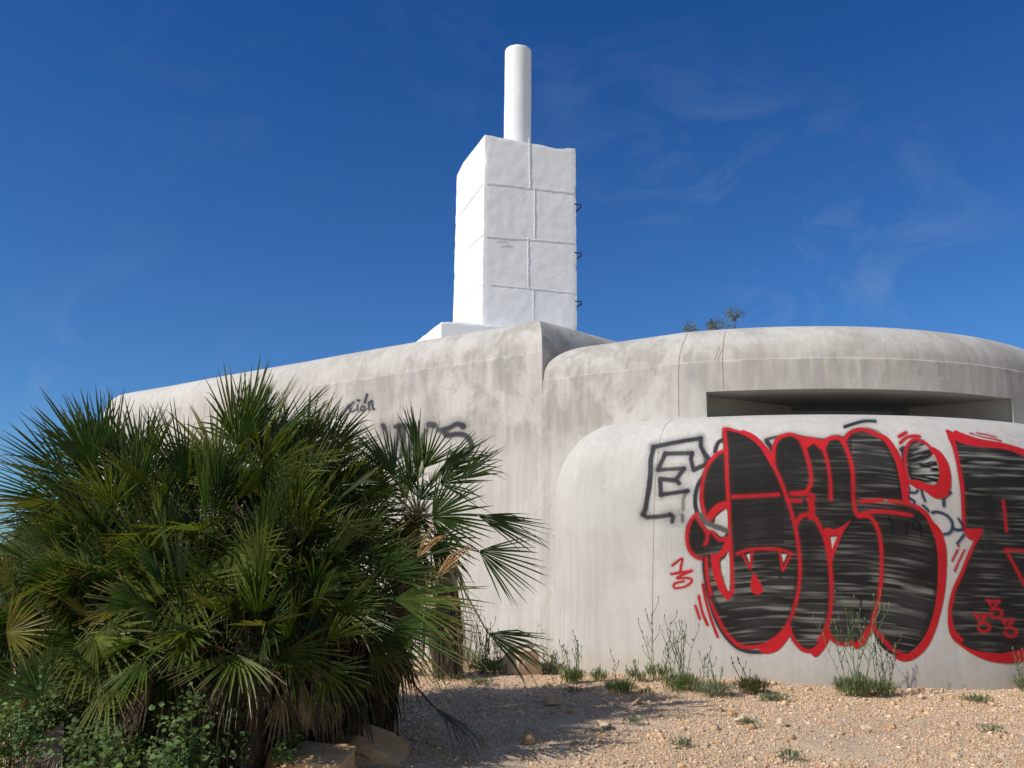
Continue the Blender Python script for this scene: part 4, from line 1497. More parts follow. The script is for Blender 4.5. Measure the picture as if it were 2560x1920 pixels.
def petiole(mb, p0, p1, r, w=.006, c=(.09, .13, .03)):
    mid = p0.lerp(p1, .5) + Vector((0, 0, .03 * (p1 - p0).length))
    mb.tube([p0, mid, p1], w * 1.3, w * .8, 4, (*jit(c, r), 1), cap=False)


def head(mb, dm, C, r, nl=34, size=1.0, th=(0.05, 2.0), az=None, tint=None, density_dead=8, out=None, Lr=(.40, .54), pr=(.22, .46)):
    out = out or Vector((0, 0, 1))
    for i in range(nl):
        q = (i + .5) / nl
        theta = th[0] + (th[1] - th[0]) * q ** .8 + r.uniform(-.12, .12)
        ph = r.uniform(0, 6.283) if az is None else r.uniform(*az)
        d = Vector((math.sin(theta) * math.cos(ph), math.sin(theta) * math.sin(ph), math.cos(theta)))
        d = (d + (out - Vector((0, 0, 1))) * .8).normalized()
        pl = r.uniform(*pr) * size
        p1 = C + d * pl
        p1.z -= .02
        petiole(mb, C, p1, r)
        nrm = Vector((0, 0, 1)) - d * d.z
        if nrm.length < .2: nrm = Vector((math.cos(ph), math.sin(ph), 0)) * -1
        nrm.normalize()
        sdir = d.cross(nrm)
        tw = r.gauss(0, .75)
        nrm = nrm * math.cos(tw) + sdir * math.sin(tw)
        bend = r.uniform(.0, .35) * (theta / 1.5)
        ax = (d - Vector((0, 0, 1)) * bend).normalized()
        young = max(0, 1 - q * 1.6)
        phi = R(r.uniform(14, 34)) * young + R(r.uniform(32, 78)) * (1 - young)
        L = r.uniform(*Lr) * size
        g = r.choice(GREENS)
        if tint: g = tuple(a * .45 + b * .55 for a, b in zip(g, tint))
        u = r.random()
        if u > .92: g = tuple(a * .5 + b * .5 for a, b in zip(g, YEL))
        if u < .012: g = (.20, .15, .07)
        tipc = (*r.choice([TAN, BRN, GRYB, YEL]), r.choice([.3, .7, 1.0]) if q > .3 else .3)
        blade(mb, p1, ax, nrm, L, phi, int(11 + 8 * (1 - young) + r.randint(-1, 2)), g, tipc, r, droop=.01 + .11 * q, cup=r.uniform(-.1, .35))
    for i in range(density_dead):
        ph = r.uniform(0, 6.283)
        theta = r.uniform(1.9, 2.7)
        d = Vector((math.sin(theta) * math.cos(ph), math.sin(theta) * math.sin(ph), math.cos(theta)))
        p1 = C + d * r.uniform(.2, .42) * size
        petiole(dm, C, p1, r, .006, BRN)
        nrm = Vector((math.cos(ph), math.sin(ph), .3))
        blade(dm, p1, (d + Vector((0, 0, -.7))).normalized(), nrm, r.uniform(.34, .5) * size, R(r.uniform(14, 42)), r.randint(10, 16),
              r.choice([GRYB, BRN, TAN, BRN]), (*GRYB, 0), r, droop=.15, dead=True, spread_j=.08)


def trunk(mb, a, b, r0, r1, r):
    n = 14; m = 16
    vs, cs = [], []
    for k in range(m + 1):
        t = k / m
        p = a.lerp(b, t) + Vector((.03 * math.sin(t * 5), .02 * math.cos(t * 4), 0))
        for i in range(n):
            an = 6.283 * i / n
            rr_ = (r0 + (r1 - r0) * t) * (1 + r.uniform(-.18, .22))
            vs.append(p + Vector((rr_ * math.cos(an), rr_ * math.sin(an), r.uniform(-.015, .015))))
            cs.append((*jit(r.choice([(.07, .05, .03), (.05, .035, .025), (.09, .065, .045)]), r, .3), 1))
    fs = [(k * n + i, k * n + (i + 1) % n, (k + 1) * n + (i + 1) % n, (k + 1) * n + i) for k in range(m) for i in range(n)]
    fs.append(tuple(m * n + i for i in range(n)))
    mb.add(vs, fs, cs)
    # leaf-base stubs and fibres
    for k in range(90):
        t = r.random(); an = r.uniform(0, 6.283)
        p = a.lerp(b, t); rr_ = r0 + (r1 - r0) * t
        o = Vector((math.cos(an), math.sin(an), 0))
        q = p + o * rr_ * .9
        e = q + o * r.uniform(.02, .06) + Vector((0, 0, r.uniform(.02, .10)))
        mb.tube([q, e], .006, .001, 3, (*jit(GRYB, r, .4), 1), cap=False)


def shag(mb, C, r, n=120, rad=.10):
    """matted brown fibre at the head of a stem"""
    for i in range(n):
        d = Vector((r.gauss(0, 1), r.gauss(0, 1), r.gauss(0, .8) + .2)).normalized()
        p = C + d * rad * r.uniform(.2, .7)
        e = p + d * r.uniform(.04, .10) + Vector((r.uniform(-.03, .03), r.uniform(-.03, .03), r.uniform(-.03, .03)))
        mb.tube([p, p.lerp(e, .5) + Vector((0, 0, r.uniform(-.01, .02))), e], .0025, .0008, 3, (*jit(r.choice([(.10, .07, .045), (.16, .12, .08), GRYB]), r, .3), 1), cap=False)


def explicit(mb, hp, tip, L, phi, C, r, tilt=.0, nseg=20, colr=None, droop=.05, roll=0, cup=.1, tipa=.15):
    """leaf placed by hand: stalk from C to hp, blade pointing to tip"""
    a = (tip - hp).normalized()
    petiole(mb, C, hp, r, .006)
    v = Vector((0, -1, .25))
    n = (v - a * v.dot(a)).normalized()
    n = n * math.cos(roll) + a.cross(n) * math.sin(roll)
    blade(mb, hp, a, n, L, phi, nseg, colr or r.choice(GREENS), (*TAN, tipa), r, droop=droop, cup=cup)


def palms():
    r = random.Random(4)
    # ---- the big clump
    root = at(560, 1800, 6.1); g = float(gz(root.x, root.y))
    P = empty("fan_palm", (root.x, root.y, g))
    tag(P, "large dense dark green fan palm clump filling the lower left before the wall", "palm")
    mb, dm, tr = MB(), MB(), MB()
    heads = [(290, 1275, 6.6, 1.0, 16), (735, 1225, 7.0, 1.0, 18), (645, 1215, 6.9, 1.05, 16), (290, 1300, 6.5, 1.12, 31), (390, 1300, 6.7, 1.0, 23), (480, 1300, 6.8, 1.0, 22), (590, 1210, 6.7, 1.15, 32), (690, 1290, 6.9, 1.0, 23), (790, 1315, 6.8, .98, 27),
             (880, 1370, 6.9, .9, 14), (225, 1470, 6.4, .92, 27), (330, 1390, 6.1, 1.0, 29), (520, 1355, 5.95, 1.0, 31), (690, 1380, 6.1, 1.0, 27),
             (820, 1440, 6.3, .9, 19), (100, 1590, 6.1, .85, 23), (230, 1510, 5.8, 1.0, 29), (430, 1500, 5.7, .95, 29), (620, 1510, 5.7, .95, 29), (740, 1500, 5.7, .9, 22),
             (800, 1580, 5.9, .8, 15), (330, 1620, 5.45, .8, 19), (160, 1660, 5.6, .75, 14), (520, 1600, 5.4, .8, 18), (470, 1580, 5.1, .75, 14), (640, 1590, 5.2, .8, 18), (740, 1640, 5.4, .7, 13)]
    for (x, y, Y, s_, nl) in heads:
        r = random.Random(int(x * 7 + y))
        C = at(x, y, Y)
        if C.z < .25: C.z = .25
        th = (0.02, 1.45) if y < 1300 else (0.05, 1.95)
        out = Vector((max(-.42, min(.25, (x - 560) / 650)), (6.2 - Y) * -.5, 1)).normalized()
        head(mb, dm, C, r, nl, s_, th, None, None, 6, out, (.48, .66) if y < 1420 else (.42, .58))
        b = Vector((C.x * .9 + root.x * .1 + r.uniform(-.1, .1), C.y + r.uniform(-.1, .1), 0))
        b.z = float(gz(b.x, b.y)) - .05
        if C.z > .5: trunk(tr, b, C, .09, .07, r)
        shag(tr, C, r, 70)
    r = random.Random(99)
    # dead skirt filling the right-hand side, frond colours darkened in place of shade
    for i in range(150):
        x, y = r.uniform(600, 1010), r.uniform(1430, 1760)
        C = at(x, y, r.uniform(5.7, 6.6))
        if C.z < .25: C.z = .25
        d = Vector((r.uniform(-.35, .35), r.uniform(-.5, .2), -1)).normalized()
        nrm = Vector((r.uniform(-.5, .5), -1, 0))
        petiole(dm, C + Vector((r.uniform(-.1, .1), .1, .3)), C, r, .005, BRN)
        blade(dm, C, d, nrm, r.uniform(.3, .5), R(r.uniform(12, 34)), r.randint(9, 14), r.choice([(.10, .075, .045), (.07, .05, .035), (.09, .075, .055), (.045, .035, .022)]), (*GRYB, 0), r, droop=.03, dead=True, spread_j=.08)
    for i in range(26):
        x, y = r.uniform(250, 620), r.uniform(1560, 1760)
        C = at(x, y, r.uniform(5.3, 5.8))
        C.z = max(C.z, .3)
        blade(dm, C, Vector((r.uniform(-.5, .5), r.uniform(-.5, .1), -1)), Vector((r.uniform(-.5, .5), -1, 0)), r.uniform(.28, .45), R(r.uniform(15, 40)), r.randint(9, 14),
              r.choice([BRN, GRYB, TAN]), (*GRYB, 0), r, droop=.03, dead=True, spread_j=.08)
    # leaf masses reaching right, low down
    C = at(840, 1480, 6.0)
    for (hx, hy, tx, ty, Y, L, ph) in ((985, 1500, 1250, 1480, 5.7, .64, 40), (930, 1440, 1160, 1330, 5.8, .6, 32), (960, 1560, 1240, 1600, 5.6, .66, 34), (900, 1560, 1080, 1650, 5.7, .5, 46),
                                       (890, 1410, 1070, 1300, 6.0, .5, 40), (880, 1620, 1000, 1740, 5.9, .45, 40)):
        explicit(mb, at(hx, hy, Y), at(tx, ty, Y - .1), L, R(ph), C, r, nseg=18, droop=.12, roll=r.uniform(-.8, .1), colr=r.choice(GREENS[:3]), tipa=.7)
    explicit(mb, at(735, 1560, 5.3), at(620, 1840, 5.2), .68, R(11), at(760, 1480, 5.6), r, nseg=8, droop=.02, colr=(.16, .16, .03), tipa=.9)
    # sunlit, face-on leaves at the front
    for (hx, hy, tx, ty, Y, L, ph) in ((570, 1385, 640, 1500, 5.3, .44, 98), (235, 1590, 290, 1700, 5.0, .40, 100), (275, 1700, 290, 1800, 4.9, .36, 75), (455, 1470, 530, 1560, 5.2, .42, 88),
                                       (320, 1620, 370, 1720, 5.0, .34, 60), (410, 1600, 520, 1690, 5.1, .42, 70), (370, 1400, 330, 1330, 5.5, .36, 80), (195, 1350, 195, 1290, 5.6, .2, 40)):
        explicit(mb, at(hx, hy, Y), at(tx, ty, Y - .25), L, R(ph), at(hx - 30, hy + 60, Y + .5), r, nseg=24, droop=.16, roll=r.uniform(-.25, .25), colr=r.choice([GREENS[2], GREENS[4]]), tipa=.6)
    for (hx, hy, tx, ty, Y, L, ph, cl) in ((300, 1700, 180, 1650, 5.0, .42, 50, GREENS[4]), (100, 1745, 10, 1620, 4.8, .34, 55, GREENS[1]), (15, 1580, 120, 1560, 5.2, .3, 80, YEL)):
        explicit(mb, at(hx, hy, Y), at(tx, ty, Y), L, R(ph), at(hx + 60, hy + 90, Y + .4), r, nseg=18, roll=.2, colr=cl)
    mb.build("fronds", M_palm, P); dm.build("dead_fronds", M_dead, P); tr.build("stems", M_trunk, P)

    # ---- slender stem on the right with its own crown
    root = at(960, 1650, 6.9); g = float(gz(root.x, root.y))
    P = empty("fan_palm", (root.x, root.y, g))
    tag(P, "slim fan palm stem with shaggy brown head, right of the big clump", "palm")
    mb, dm, tr = MB(), MB(), MB()
    C = at(1045, 1292, 6.75)
    head(mb, dm, C, r, 9, .95, (.1, 1.0), (1.2, 5.2), None, 5)
    b = Vector((root.x - .05, root.y, g - .05))
    trunk(tr, b, C, .085, .06, r); shag(tr, C, r, 260, .13)
    shag(tr, C + Vector((-.05, 0, -.12)), r, 120, .1)
    cc = [GREENS[0], GREENS[1], GREENS[2]]
    for (hx, hy, tx, ty, Y, L, ph, ro, ns) in ((1195, 1290, 1380, 1335, 6.6, .56, 27, .95, 20), (1197, 1377, 1350, 1440, 6.6, .52, 40, .3, 20), (1220, 1583, 1380, 1645, 6.3, .50, 30, .5, 16),
                                       (1080, 1292, 1260, 1270, 6.6, .50, 84, .1, 27), (1150, 1200, 1262, 1112, 6.5, .42, 26, .4, 15), (1095, 1180, 1240, 1090, 6.7, .52, 26, .8, 17),
                                       (1045, 1140, 1018, 990, 6.8, .46, 16, .5, 12), (1060, 1170, 1130, 1050, 6.8, .40, 42, .3, 15), (1100, 1210, 1230, 1150, 6.9, .44, 55, .1, 18),
                                       (1075, 1350, 1200, 1400, 6.8, .42, 65, .2, 20), (985, 1190, 930, 1060, 6.9, .42, 34, .2, 15), (960, 1215, 880, 1130, 6.9, .4, 45, .4, 16)):
        explicit(mb, at(hx, hy, Y), at(tx, ty, Y - .05), L, R(ph), C, r, nseg=ns, roll=ro, colr=r.choice(cc), droop=.06)
    # a few dead rust-coloured segments over the stump
    for (hx, hy, tx, ty, Y, L, ph) in ((1085, 1450, 1150, 1370, 6.0, .4, 14), (1060, 1500, 1160, 1495, 5.9, .38, 12), (1050, 1530, 1150, 1560, 5.9, .34, 12), (1040, 1400, 1110, 1290, 6.2, .38, 16)):
        a = at(hx, hy, Y); t = at(tx, ty, Y)
        blade(dm, a, t - a, Vector((0, -1, .2)), L, R(ph), 5, (.50, .30, .15), (*TAN, 0), r, dead=True, spread_j=.06)
    mb.build("fronds", M_palm, P); dm.build("dead_fronds", M_dead, P); tr.build("stem", M_trunk, P)

    # ---- yellower palm at the left edge
    r = random.Random(12)
    root = at(30, 1640, 6.6); g = float(gz(root.x, root.y))
    P = empty("fan_palm", (root.x, root.y, g))
    tag(P, "yellowish fan palm cut by the left edge of the picture, behind the big clump", "palm")
    mb, dm, tr = MB(), MB(), MB()
    for (x, y, Y, s_, nl) in ((125, 1500, 7.3, .85, 20), (-30, 1590, 6.9, .9, 22), (10, 1540, 7.6, .85, 16), (-170, 1500, 7.2, 1.0, 18)):
        C = at(x, y, Y)
        head(mb, dm, C, r, nl, s_, (.1, 1.9), None, (.19, .18, .035), 6)
        b = Vector((C.x, C.y, float(gz(C.x, C.y)) - .05))
        trunk(tr, b, C, .09, .07, r); shag(tr, C, r, 60)
    mb.build("fronds", M_palm, P); dm.build("dead_fronds", M_dead, P); tr.build("stems", M_trunk, P)

    # fallen dead leaf on the ground, bottom centre
    P = atz(1080, 1830, .12)
    mb = MB()
    hp = P + Vector((-.02, .25, .12))
    blade(mb, hp, Vector((.55, -1, -.10)), Vector((.3, .2, 1)), .78, R(15), 16, (.20, .18, .16), (*GRYB, 0), r, droop=.12, cup=0, dead=True, spread_j=.02, wmul=1.4)
    petiole(mb, hp + Vector((-.35, .35, .25)), hp, r, .007, BRN)
    o = mb.build("dead_palm_leaf", M_dead)
    tag(o, "grey dead palm leaf lying in the shade right of the two rocks", "leaf")
    for (x, y, dx, lab) in ((160, 1890, -.3, "grey dead fan leaf under the green weeds, leftmost at the bottom edge"),
                            (290, 1900, .2, "grey dead fan leaf under the green weeds, right of its twin")):
        mb = MB()
        hp = at(x, y - 90, 4.9)
        blade(mb, hp, Vector((dx, -.35, -1)), Vector((.2, -1, .3)), .45, R(24), 16, (.30, .26, .23), (*GRYB, 0), r, droop=.02, cup=0, dead=True, spread_j=.01, wmul=1.4)
        petiole(mb, hp + Vector((.1, .25, .25)), hp, r, .006, BRN)
        o = mb.build("dead_palm_leaf", M_dead)
        tag(o, lab, "leaf")


palms()


# ------------------------------------------------------------------ old stump behind the palm
def stump():
    r = random.Random(9)
    a = at(1125, 1660, 9.3); g = float(gz(a.x, a.y))
    P = empty("palm_stump", (a.x, a.y, g))
    tag(P, "cut brown stump with shaggy dead leaves, behind the palm near the wall", "stump")
    top = at(1085, 1412, 9.3)
    mb = MB()
    n, m = 28, 14
    vs, cs = [], []
    for k in range(m + 1):
        t = k / m
        p = Vector((a.x, a.y, g - .05)).lerp(top, t)
        for i in range(n):
            an = 6.283 * i / n
            rr_ = (.14 + .07 * t) * (1 + .06 * math.sin(an * 5 + t * 3) + r.uniform(-.04, .04))
            vs.append(p + Vector((rr_ * math.cos(an), rr_ * math.sin(an), 0)))
            cs.append((*jit((.36, .29, .20) if t > .6 else (.09, .07, .05), r, .2), 1))
    fs = [(k * n + i, k * n + (i + 1) % n, (k + 1) * n + (i + 1) % n, (k + 1) * n + i) for k in range(m) for i in range(n)]
    fs.append(tuple(m * n + i for i in range(n)))
    mb.add(vs, fs, cs)
    mb.build("stump_body", M_trunk, P)
    dm = MB()
    for i in range(46):
        an = r.uniform(-2.6, 1.5)
        q = top + Vector((.21 * math.cos(an), .21 * math.sin(an) * -1, r.uniform(-.25, .0)))
        blade(dm, q, Vector((.18 * math.cos(an), -.1, -1)), Vector((math.cos(an), -math.sin(an), .1)), r.uniform(.5, 1.0), R(r.uniform(6, 13)), r.randint(5, 9),
              r.choice([BRN, GRYB, TAN, (.1, .08, .06)]), (*GRYB, 0), r, droop=.02, dead=True, spread_j=.03)
    dm.build("dead_fronds", M_dead, P)


stump()

# ------------------------------------------------------------------ rocks
def on_ground(px, py, z=0.0):
    p = atz(px, py, z)
    for i in range(4):
        p = atz(px, py, float(gz(p.x, p.y)))
    return p


p = on_ground(1302, 1690)
make_rock("boulder", "pale pinkish boulder with a square shaded front at the foot of the wall", (p.x, p.y + .12, p.z + .15), (.30, .26, .26), M_paleRock, 33, 0, planes=5, cuts=((.05, -.25, 1, .50), (-.75, -1, .05, .55), (.5, -1, -.2, .47), (-1, .1, .5, .56), (1, .2, .25, .62), (-.4, .3, 1, .56), (.6, -.1, .9, .62), (0, 1, 0, .6)))
p = at(775, 1930, 5.1)
make_rock("boulder", "flat-topped orange boulder dappled with sun at the bottom edge under the palm", (p.x, p.y, p.z - .02), (.34, .3, .24), M_rock, 5, .1, planes=2,
          cuts=((.05, -.1, 1, .42), (1, -.15, .1, .58), (-1, -.3, .3, .6), (.1, -1, .25, .55), (.8, -.8, .1, .68), (-.4, -.2, 1, .5)))
p = at(905, 1905, 5.7)
make_rock("boulder", "brown shaded boulder sloping down to the right, behind the flat-topped orange one", (p.x, p.y, p.z - .02), (.44, .3, .30), M_rock, 14, -.1, planes=2,
          cuts=((.55, -.1, 1, .46), (-.6, -.2, 1, .5), (.2, -1, .2, .52), (1, -.2, .2, .7), (-1, 0, .1, .62), (.1, -.6, 1, .52)))
small = [(1835, 1786, .055, "small reddish stone casting a shadow in the open gravel", M_rock), (1597, 1755, .06, "dark stone at the edge of the palm shade", M_rock),
         (1862, 1793, .075, "round pale pitted stone in the gravel, below the middle of the bubble letters", M_paleRock), (2300, 1722, .055, "orange stone against the foot of the wall, right of the tall weed", M_rock),
         (1384, 1758, .09, "flattish stone half in the palm shade", M_rock), (1175, 1664, .06, "white and tan stone left of the lavender-like clump", M_paleRock),
         (1408, 1690, .055, "wedge shaped ochre stone just right of the pale boulder", M_rock), (1525, 1712, .06, "pale stone at the foot of the wall between two weeds", M_paleRock),
         (2308, 1742, .05, "pale stone just below the orange stone by the wall", M_paleRock), (2230, 1818, .05, "reddish stone at the lower right of the gravel", M_rock),
         (1955, 1810, .06, "yellowish stone low in the gravel, in the sun", M_paleRock), (1510, 1815, .07, "grey stone lying deep in the palm shade", M_paleRock),
         (1320, 1850, .08, "larger stone in the palm shade, nearest the bottom edge", M_rock), (2165, 1825, .05, "pale yellow flat stone near the lower right", M_paleRock)]
for i, (x, y, s_, lab, m_) in enumerate(small):
    p = on_ground(x, y + 6)
    if i == 2: p = on_ground(1860, 1812)
    make_rock("stone", lab, (p.x, p.y, p.z + s_ * .35), (s_, s_ * .8, s_ * .65), m_, 40 + i, i * .9, "stone", 8, group="loose stones on the gravel")


# ------------------------------------------------------------------ weeds
WG = [(.17, .23, .095), (.14, .195, .085), (.22, .26, .125)]
WGR = [(.27, .30, .21), (.22, .26, .16)]


def leaf(mb, p, d, L, w, c, n=None):
    d = d.normalized(); s = d.cross(n or Vector((0, 0, 1)))
    if s.length < .1: s = Vector((1, 0, 0))
    s.normalize(); s *= w / 2
    m = p + d * L * .5; e = p + d * L + Vector((0, 0, -.1 * L))
    mb.add([p - s * .3, p + s * .3, m + s, m - s, e], [(0, 1, 2, 3), (3, 2, 4)], (*c, 1))


def weed(name, label, px, py, stems, tuft, cols, hgt, r, purple=False, group="weeds along the foot of the wall", spread=.10, dens=1.0, cat="weed", lean=(0, 0), Yoff=0):
    p = on_ground(px, py); p.y += Yoff
    P = empty(name, (p.x, p.y, p.z))
    tag(P, label, cat, group)
    sm, lm = MB(), MB()
    for i in range(stems):
        h = hgt * r.uniform(.5, .88)
        b = p + Vector((r.uniform(-spread, spread) * .6, r.uniform(-spread, spread) * .4, 0))
        dr = Vector((r.uniform(-.34, .34) + lean[0], r.uniform(-.12, .12), 1)).normalized()
        pts = [b]
        k = 7
        q = b.copy(); d = dr.copy()
        for j in range(k):
            d = (d + Vector((r.uniform(-.09, .09), r.uniform(-.08, .08), .05))).normalized()
            q = q + d * h / k; pts.append(q.copy())
        c = jit(r.choice(cols), r)
        sm.tube(pts, .0048, .0024, 4, (*c, 1), cap=False)
        for j in range(2, k + 1):
            for e in range(2):
                if r.random() < .75 * dens:
                    az = r.uniform(0, 6.28)
                    leaf(lm, pts[j], Vector((math.cos(az), math.sin(az) * .6, r.uniform(.4, 1.3))), r.uniform(.03, .06), .008, jit(r.choice(cols), r))
            if j > 2 and r.random() < .72:
                sd = Vector((r.choice([-1, 1]) * r.uniform(.3, .8), r.uniform(-.3, .3), 1)).normalized()
                q1 = pts[j] + sd * h * r.uniform(.10, .28); q2 = q1 + Vector((sd.x * .2, 0, 1)).normalized() * h * .07
                sm.tube([pts[j], q1, q2], .0032, .0020, 3, (*c, 1), cap=False)
                sm.tube([q2, q2 + Vector((0, 0, .022))], .005, .0035, 5, (*jit(cols[-1], r), 1))
                for e in range(3):
                    leaf(lm, q1.lerp(q2, r.random()), Vector((r.uniform(-1, 1), r.uniform(-1, 1), 1)), .02, .005, jit(r.choice(cols), r))
        sm.tube([pts[-1], pts[-1] + Vector((0, 0, .022))], .0052, .0035, 5, (*jit(cols[-1], r), 1))
        if purple and r.random() < .6:
            for e in range(9):
                leaf(lm, pts[-1] + Vector((r.uniform(-.02, .02), r.uniform(-.02, .02), r.uniform(-.06, .01))), Vector((r.uniform(-1, 1), r.uniform(-1, 1), .6)), .02, .010, (.10, .08, .17))
    for i in range(int(tuft * 1.7)):
        az = r.uniform(0, 6.28); rad = spread * 1.15 * r.random() ** .7
        b = p + Vector((math.cos(az) * rad, math.sin(az) * rad * .7, r.uniform(0, .03) + (.10 * hgt ** .4 * r.random() * (1 - rad / spread * .6) if hgt > .1 else 0)))
        d = Vector((math.cos(az) * r.uniform(.05, .6), math.sin(az) * r.uniform(.05, .5), r.uniform(.4, 1.2) if hgt > .1 else .4))
        c = jit(r.choice(cols), r, .3)
        L = r.uniform(.06, .15) * (hgt ** .3) if hgt > .1 else r.uniform(.03, .06)
        leaf(lm, b, d, L, r.uniform(.005, .009), c)
        t = b + d.normalized() * L * .6
        for e in range(2):
            leaf(lm, t, d + Vector((r.uniform(-.8, .8), r.uniform(-.6, .6), .2)), L * .5, .006, c)
    if stems: sm.build("stem", M_weed, P)
    lm.build("foliage", M_weed, P)


r = random.Random(77)
weed("tall_weed", "tallest weed, a thick green clump with many upright stems before the bubble letters", 2140, 1742, 9, 260, WG, 1.0, r, spread=.15)
weed("tall_weed", "short thin weed with a few wiry stems, just right of the tallest one", 2212, 1742, 6, 90, WG, .55, r, spread=.09)
weed("tall_weed", "tall forked weed standing on the vertical wall joint", 1648, 1702, 3, 90, WG, .82, r, spread=.10)
weed("tall_weed", "bushy weed with purple flower tips and several wiry stems, right of the wall joint", 1705, 1730, 6, 220, WG, .64, r, True, spread=.16)
weed("tall_weed", "low grey leafed weed with two thin stems, left of the bubble letters' foot", 1785, 1742, 3, 170, WGR, .34, r, spread=.14)
weed("tall_weed", "yellowish round tuft with a bent stalk under the first bubble letter", 1882, 1735, 2, 210, [(.15, .15, .06), (.12, .13, .05), (.1, .12, .04)], .40, r, spread=.12, lean=(-.25, 0))
weed("tall_weed", "small dark tuft with one forked stalk, left of the wall joint", 1552, 1738, 2, 150, WG, .36, r, spread=.11)
weed("tall_weed", "tiny weed with a single dry spike, between boulder and forked tuft", 1497, 1706, 1, 70, WG, .24, r, spread=.06)
weed("tall_weed", "small upright weed with slim spikes just right of the boulder's shrub", 1432, 1710, 5, 140, WG, .46, r, spread=.09)
weed("tall_weed", "grey green shrubby weed touching the boulder's right side", 1375, 1688, 6, 230, WGR, .30, r, spread=.15)
weed("tall_weed", "dense flowering clump with purple flecks on the boulder's left side", 1235, 1685, 16, 420, WG, .55, r, True, spread=.24)
weed("tall_weed", "wide pale clump with tall dry stalks against the wall behind the palm's right edge", 1190, 1655, 16, 260, WGR, .95, r, spread=.28)
weed("tall_weed", "thin single stalk against the wall, left of the forked tuft's neighbour", 1583, 1702, 1, 30, WG, .24, r, spread=.04)
weed("tall_weed", "thin single dry spike left of the wall joint", 1602, 1706, 1, 40, WG, .2, r, spread=.04)
weed("tall_weed", "weed half cut by the right edge of the picture", 2562, 1728, 5, 60, WG, .42, r, spread=.08)
flat = [(1932, 1754, "flat green patch in the sun, under the gap after the first bubble letter"), (2440, 1756, "flat green patch at the right below the tall black letter"),
        (1432, 1734, "flat blue-green mat below the small upright weed"), (1120, 1700, "long flat green mat right of the palm's foot"), (1200, 1712, "flat green mat just left of the pale boulder, lower of the pair"),
        (1612, 1736, "small flat patch between the dark tuft and the wall joint"), (1975, 1902, "flat green patch at the bottom edge, in the sun"), (1700, 1868, "faint green sprig low in the middle of the gravel"),
        (1875, 1818, "small green sprig at the foot of the round pitted stone"), (1580, 1812, "thin green sprig inside the palm shade"), (2475, 1832, "tiny green sprig far to the lower right"),
        (1050, 1690, "small green mat tucked against the palm's right side")]
for i, (x, y, lab) in enumerate(flat):
    big = i in (0, 1, 3, 4)
    weed("ground_weed", lab, x, y, 0, 90 if big else 35, [(.17, .22, .13), (.14, .20, .11), (.20, .25, .15)], .08, r, group="flat weeds on the gravel", spread=.12 if big else .06)

# dry grass wisps above the boulder
P = on_ground(1345, 1680); P.y += .25
o = MB()
for i in range(16):
    b = P + Vector((r.uniform(-.1, .15), r.uniform(-.05, .05), 0)); pts = [b]; h = r.uniform(.4, .7); lx = r.uniform(-.3, .45)
    for j in range(1, 8):
        t = j / 7; pts.append(b + Vector((lx * t * t, 0, h * t * (1 - .25 * t * t))))
    o.tube(pts, .0016, .0007, 3, (.22, .18, .12, 1), cap=False)
    for e in range(5):
        q = pts[-1 - e % 3]; o.tube([q, q + Vector((r.uniform(-.05, .05), 0, r.uniform(-.03, .04)))], .0009, .0006, 3, (.22, .18, .12, 1), cap=False)
tag(o.build("dry_grass", M_weed), "wispy dry grass arching above the pale boulder", "grass tuft")

# small plants rooted on the drum roof
def roof_plant(label, px, py, h, w, n, seed):
    r = random.Random(seed)
    C = at(px, py, 10.35)
    base = Vector((C.x, C.y, 3.90))
    P = empty("roof_shrub", tuple(base))
    tag(P, label, "shrub", "shrubs growing on the bunker roof")
    sm, lm = MB(), MB()
    crown = Vector((C.x, C.y, C.z))
    for i in range(n):
        d = Vector((r.gauss(0, 1), r.gauss(0, 1), r.gauss(0, .8))).normalized()
        e = crown + Vector((d.x * w, d.y * w * .8, d.z * h)) * r.uniform(.5, 1)
        sm.tube([base + Vector((r.uniform(-.02, .02), 0, -.03)), base.lerp(crown, .6) + Vector((0, 0, 0)), e], .006, .002, 4, (.22, .18, .14, 1), cap=False)
        for j in range(34):
            q = e + Vector((r.gauss(0, .035), r.gauss(0, .035), r.gauss(0, .03)))
            dd = (q - crown).normalized() + Vector((r.uniform(-.5, .5), r.uniform(-.5, .5), r.uniform(0, .8)))
            leaf(lm, q, dd, r.uniform(.025, .045), .009, jit((.15, .17, .085), r, .35), Vector((r.uniform(-1, 1), r.uniform(-1, 1), .3)))
    sm.build("stem", M_weed, P); lm.build("foliage", M_weed, P)


roof_plant("small upright shrub on thin bare stems, highest on the bunker roof", 1836, 784, .05, .065, 8, 1)
roof_plant("low wide bushy shrub on the roof edge, left of the upright one", 1793, 815, .03, .12, 10, 2)
roof_plant("tiny green tuft on the roof edge, leftmost of the three", 1727, 824, .03, .06, 8, 3)


